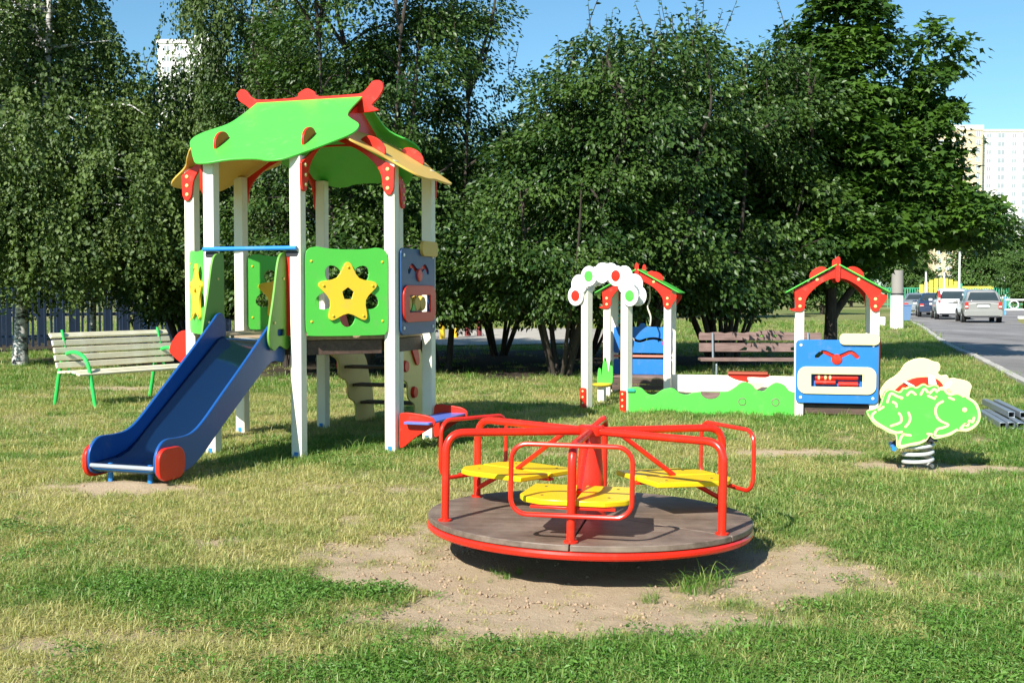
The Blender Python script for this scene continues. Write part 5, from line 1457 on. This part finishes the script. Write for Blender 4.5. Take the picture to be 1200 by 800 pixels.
def build_sandbox():
    RZ = R(-13)
    build_house('small playhouse with open blue back panels standing behind the flower arch', (1.66, 15.25), RZ, False)
    build_house('small playhouse with blue front panel and yellow oval window at the right end of sandbox', (3.60, 12.76), RZ, True)
    # flower arch
    a, b = Vector((.885, 13.62, 0)), Vector((1.315, 13.22, 0)); d = b - a; L = d.length
    t = thing('flower_arch', 'narrow white arch topped with round petals with red and green centres', 'arch', ((a + b) / 2), math.atan2(d.y, d.x))
    post = MB().box((0, 0, .68), (.098, .098, 1.44)).mesh('post', CREAM)
    for x in (-L / 2, L / 2):
        o = bpy.data.objects.new('post', post); link(o, t); o.location = (x, 0, 0)
        m = o.modifiers.new('bevel', 'BEVEL'); m.width = .006; m.segments = 2
        br = MB().board(rr(.085, .26, .02, x, .12), .02, plane((0, -.062, 0), (1, 0, 0), (0, 0, 1))).build('foot_bracket', RED, t, .003)
        cap_bolts(br, [(x, .07, .011), (x, .14, .011), (x, .21, .011)], plane((0, -.062, 0), (1, 0, 0), (0, 0, 1)), .014, .01)
    cols = [RED, None, GRN, None, RED, None, GRN]
    for face in (-1, 1):
        M = plane((0, face * .062, 0), (1, 0, 0), (0, 0, 1))
        pl = MB().board(spl2([(-.46, 1.24), (-.40, 1.42), (-.25, 1.58), (0, 1.66), (.25, 1.58), (.40, 1.42), (.46, 1.24), (.34, 1.24), (.28, 1.36), (.18, 1.47), (0, 1.53), (-.18, 1.47), (-.28, 1.36), (-.34, 1.24)], 4), .016, M).build('arch_board', WHITE, t, .003)
        for i in range(7):
            an = R(180 - 30 * i); cx, cz = .40 * math.cos(an), 1.335 + .265 * math.sin(an)
            off = .009 + .0025 * (i % 2)
            w0 = off if face < 0 else -off - .012
            pt = MB().lathe([(.108, 0), (.118, .004), (.118, .011), (.108, .014)], 26, M @ Matrix.Translation((cx, cz, w0))).build('petal', WHITE, t)
            if cols[i] is not None:
                z2 = w0 + .0145 if face < 0 else w0 - .0035
                MB().lathe([(.064, 0), (.064, .003), (.06, .004)], 22, M @ Matrix.Translation((cx, cz, z2))).build('petal_centre', cols[i], pt)
    # sandbox itself
    t = thing('sandbox', 'sandbox with wavy green front board and plain cream back board', 'sandbox', (0, 0, 0))
    A, B = Vector((1.33, 13.19, 0)), Vector((3.22, 12.83, 0)); BL, BR = Vector((2.12, 15.35, 0)), Vector((3.95, 14.92, 0))
    d = B - A; L = d.length; M = plane(A, d, (0, 0, 1))
    k = L / 2.06
    prof = [(0, .27), (.06, .29), (.16, .285), (.24, .22), (.33, .21), (.43, .27), (.55, .285), (.63, .23), (.72, .215), (.80, .24), (.95, .255), (1.08, .255), (1.20, .26), (1.28, .30), (1.38, .365), (1.48, .345), (1.55, .28), (1.63, .27), (1.69, .32), (1.77, .365), (1.87, .34), (1.94, .27), (2.06, .255)]
    ol = [(x * k, z) for x, z in spl2(prof, 4, False)] + [(L, -.06), (0, -.06)]
    fb = MB().board(ol, .03, M).build('front_board', GRN, t, .005)
    for x in (1.38, 1.77): MB().lathe([(.045, -.004), (.045, .002), (.036, .004), (.034, -.002)], 18, M @ Matrix.Translation((x * k, .145, .015))).build('round_inset', BROWN, fb)
    MB().board([(.22 * math.cos(a_) * .5, .11 * math.sin(a_) * .75) for a_ in np.linspace(math.pi, 2 * math.pi, 12)], .012, M @ Matrix.Translation((1.0 * k, .252, .012))).build('scoop_inset', GREYW, fb)
    MB().board(rr(.11, .035, .012, .03, .255), .02, M, (), .016).build('joint_clip', TEAL, fb, .003)
    for p, q, nm in ((BL, BR, 'back_board'), (BR, B + Vector((.3, .1, 0)), 'side_board')):
        d = q - p; MB().board([(0, -.06), (d.length, -.06), (d.length, .285), (0, .285)], .035, plane(p, d, (0, 0, 1))).build(nm, CREAM, t, .005)
    mb = MB(); c = (A + B + BL + BR) / 4
    mb.add([A + Vector((.06, .06, .06)), B + Vector((.2, .1, .06)), BR + Vector((-.05, -.05, .06)), BL + Vector((.05, -.05, .06))], [(0, 1, 2, 3)])
    mb.build('sand', plain('damp_sand', (.40, .31, .2), .95), t)
    # boat shaped corner seat
    t = thing('boat_seat', 'boat-shaped seat with red rim and yellow bottom inside the sandbox', 'seat', (3.02, 14.72, 0), R(-13))
    MB().board(spl2([(-.22, .335), (-.20, .29), (-.10, .255), (.0, .245), (.0, .30), (.22, .30), (.24, .335)], 3), .22, plane((0, 0, 0), (1, 0, 0), (0, 0, 1))).build('hull', RED, t, .004)
    MB().box((0, -.01, .35), (.50, .27, .022)).build('rim_board', paint('brown_red_paint', (.38, .08, .04), .45), t, .004)
    MB().board([(.16 * math.cos(a_), .10 * math.sin(a_)) for a_ in np.linspace(math.pi, 2 * math.pi, 12)], .02, plane((.04, -.13, .235), (1, 0, 0), (0, 0, 1))).build('yellow_board', PALEY, t, .003)
    MB().box((.02, 0, .12), (.08, .10, .26)).build('foot', CREAM, t, .004)
    # little plant stool
    t = thing('plant_stool', 'small yellow stool with green leaf-shaped back beside the flower arch', 'stool', (1.13, 14.45, 0), R(-30))
    MB().board(spl2([(-.09, .20), (-.10, .34), (-.085, .42), (-.055, .40), (-.045, .32), (-.03, .46), (0, .56), (.03, .46), (.045, .36), (.07, .50), (.10, .52), (.11, .40), (.09, .20)], 3), .02, plane((0, .09, 0), (1, 0, 0), (0, 0, 1))).build('leaf_back', GRN, t, .003)
    MB().lathe([(.11, .205), (.12, .215), (.12, .228), (.11, .235)], 18).build('seat', YEL, t)
    MB().box((0, 0, .07), (.085, .085, .27)).build('post', CREAM, t, .005)
build_sandbox()

# ------------------------------------------------------------------ spring rider
def build_rider():
    t = thing('spring_rider', 'green spring rocker shaped like a stout reptile with pale yellow outlines', 'spring rocker', (3.165, 8.94, 0), R(-14))
    k = .00131
    def px(L): return [((x - 345) * k, (725 - y) * k) for x, y in L]
    green = px([(40, 385), (75, 372), (112, 350), (128, 305), (140, 270), (162, 252), (185, 252), (208, 262), (228, 262), (244, 240), (262, 240), (280, 228), (298, 226), (314, 234), (330, 230), (350, 216), (368, 214), (384, 224), (402, 222), (420, 216), (440, 222), (452, 238), (466, 244), (490, 240), (506, 248), (516, 268), (532, 272), (556, 268), (580, 280), (605, 286), (640, 305), (665, 335), (680, 390), (672, 435), (645, 470), (605, 490), (560, 488), (520, 515), (470, 532), (425, 540), (402, 522), (378, 556), (330, 580), (285, 588), (240, 602), (216, 595), (212, 560), (205, 522), (170, 512), (130, 488), (92, 468), (62, 432)])
    out = spl2(green, 3)
    Mf = plane((0, -.13, 0), (1, 0, 0), (0, 0, 1))
    g = MB().board(out, .022, Mf).build('side_plate', GRN, t, .005, seg=3)
    strokes = [[(95, 385), (75, 408), (85, 435), (120, 462), (170, 490), (215, 505), (245, 500)], [(110, 375), (140, 355)], [(160, 330), (168, 300), (182, 275), (215, 292), (245, 300)], [(190, 325), (208, 335), (212, 355)],
               [(225, 390), (238, 410), (238, 440), (215, 455), (180, 468)], [(278, 385), (288, 410), (285, 440), (262, 472)], [(270, 285), (292, 262), (318, 280)], [(345, 280), (365, 245), (385, 265)], [(395, 270), (420, 245), (435, 262)], [(385, 285), (425, 302)], [(440, 255), (465, 235), (490, 265), (515, 275), (545, 260), (580, 285)], [(500, 292), (530, 305)],
               [(470, 315), (440, 335), (428, 370), (438, 410), (465, 435), (500, 452), (470, 470), (440, 480), (428, 515), (470, 518), (515, 500), (550, 478)], [(600, 290), (640, 318), (662, 360), (668, 400), (655, 440), (620, 470), (590, 478), (565, 470)], [(572, 465), (592, 445), (605, 455), (615, 425), (632, 432), (640, 405)],
               [(250, 515), (235, 545), (232, 580), (255, 582), (300, 570), (345, 560), (372, 545)], [(250, 515), (295, 520)], [(385, 508), (412, 510)]]
    cx_ = sum(p[0] for p in out) / len(out); cz_ = sum(p[1] for p in out) / len(out)
    rim = [(x - .010 * (x - cx_) / max(.12, math.hypot(x - cx_, z - cz_)), z - .010 * (z - cz_) / max(.12, math.hypot(x - cx_, z - cz_))) for x, z in out]
    MB().tube([(x, 0, z) for x, z in rim], .005, 6, True, Matrix.Translation((0, -.139, 0))).build('rim_line', PALEY, g)
    for sK in strokes:
        P = spl2(px(sK), 4, False)
        MB().board(ribbon(P, .018), .004, Mf, (), .0112).build('outline', PALEY, g, .001)
    MB().lathe([(.018, 0), (.018, .003), (.012, .005)], 14, Mf @ Matrix.Translation(((588 - 345) * k, (725 - 362) * k, .0112))).build('eye', PALEY, g)
    cap_bolts(g, [((x - 345) * k, (725 - y) * k, .0112) for x, y in ((200, 460), (255, 515), (240, 305), (430, 290))], Mf, .010, .006)
    cream = px([(130, 300), (148, 250), (178, 215), (215, 190), (245, 160), (270, 118), (310, 92), (360, 80), (400, 84), (432, 98), (462, 105), (474, 125), (472, 150), (462, 168), (480, 182), (510, 178), (525, 200), (545, 195), (575, 202), (610, 208), (640, 222), (652, 245), (646, 275), (640, 310), (655, 340), (640, 380), (560, 420), (300, 430), (170, 380)])
    Mb = plane((0, .13, .006), (1, 0, 0), (0, 0, 1))
    MB().board(spl2(cream, 3), .022, Mb).build('side_plate', PALEY, t, .005, seg=3, label='pale yellow far side plate with rounded hump')
    Mm = plane((0, 0, .002), (1, 0, 0), (0, 0, 1))
    MB().board(spl2(px([(205, 280), (222, 250), (245, 228), (275, 208), (310, 192), (360, 184), (415, 184), (450, 198), (474, 222), (484, 248), (466, 275), (330, 290)]), 3), .02, plane((0, -.02, .002), (1, 0, 0), (0, 0, 1))).build('back_rest', RED, t, .004)
    for q in ([(392, 165), (428, 176), (442, 225), (396, 228)], [(240, 205), (268, 208), (320, 236), (300, 245)], [(492, 215), (520, 200), (528, 214), (500, 252), (470, 245)]):
        MB().board(px(q), .016, plane((0, -.045, .002), (1, 0, 0), (0, 0, 1))).build('strap', WHITE, t, .003)
    MB().tube([(.27, -.10, .55), (.27, .20, .55)], .014, 10).build('hand_bar', SBLUE, t)
    MB().tube([(-.19, -.17, .165), (-.19, .17, .165)], .018, 10).build('foot_bar', SBLUE, t)
    MB().tube([(-.19, 0, .17), (-.12, 0, .235)], .02, 8).build('foot_bar_arm', DARK, t)
    MB().box((-.02, 0, .40), (.42, .238, .03)).build('seat', RED, t, .006)
    MB().box((0, 0, .235), (.26, .238, .03)).build('spring_plate', DARK, t, .004)
    hx = [(.108 * math.cos(a), .108 * math.sin(a), .018 + .205 * a / (2 * math.pi * 3.6)) for a in np.linspace(0, 2 * math.pi * 3.6, 110)]
    MB().tube(hx, .0145, 10).build('spring', SPRG, t)
build_rider()

# ------------------------------------------------------------------ steel tubes lying in the grass
def build_tubes():
    def tubemesh(L, w):
        o = rect(w, w); i = rect(w - .012, w - .012)
        return MB().board(o, L, plane((0, 0, 0), (1, 0, 0), (0, 0, 1)), [i], 0)
    d = Vector((.31, 1.25, 0)).normalized(); rz = math.atan2(-d.x, d.y)
    specs = [(4.93, 11.52, .035, 1.35, 'grey square steel tube at the left edge of the pile beside the lawn rocker'), (5.015, 11.53, .036, 1.4, 'grey square steel tube second from the left in the pile, open end facing the viewer'),
             (5.10, 11.50, .035, 1.4, 'grey square steel tube third from the left in the pile, open end facing the viewer'), (5.19, 11.48, .035, 1.45, 'grey square steel tube fourth from the left in the pile at the right border'),
             (5.20, 11.95, .101, 1.5, 'grey square steel tube lying on top of the pile, nearest the rocker'), (5.30, 11.9, .101, 1.5, 'grey square steel tube lying on top of the pile, at the right border')]
    for i, (x, y, z, L, lab) in enumerate(specs):
        t = thing('steel_tube', lab, 'steel tube', (x, y, z), rz + R(random.uniform(-2.5, 2.5)), 'steel tubes piled on the grass')
        m = tubemesh(L, .064)
        o = m.build('wall', STEEL, t, .003)
        o.rotation_euler = (0, 0, R(180)); 
build_tubes()
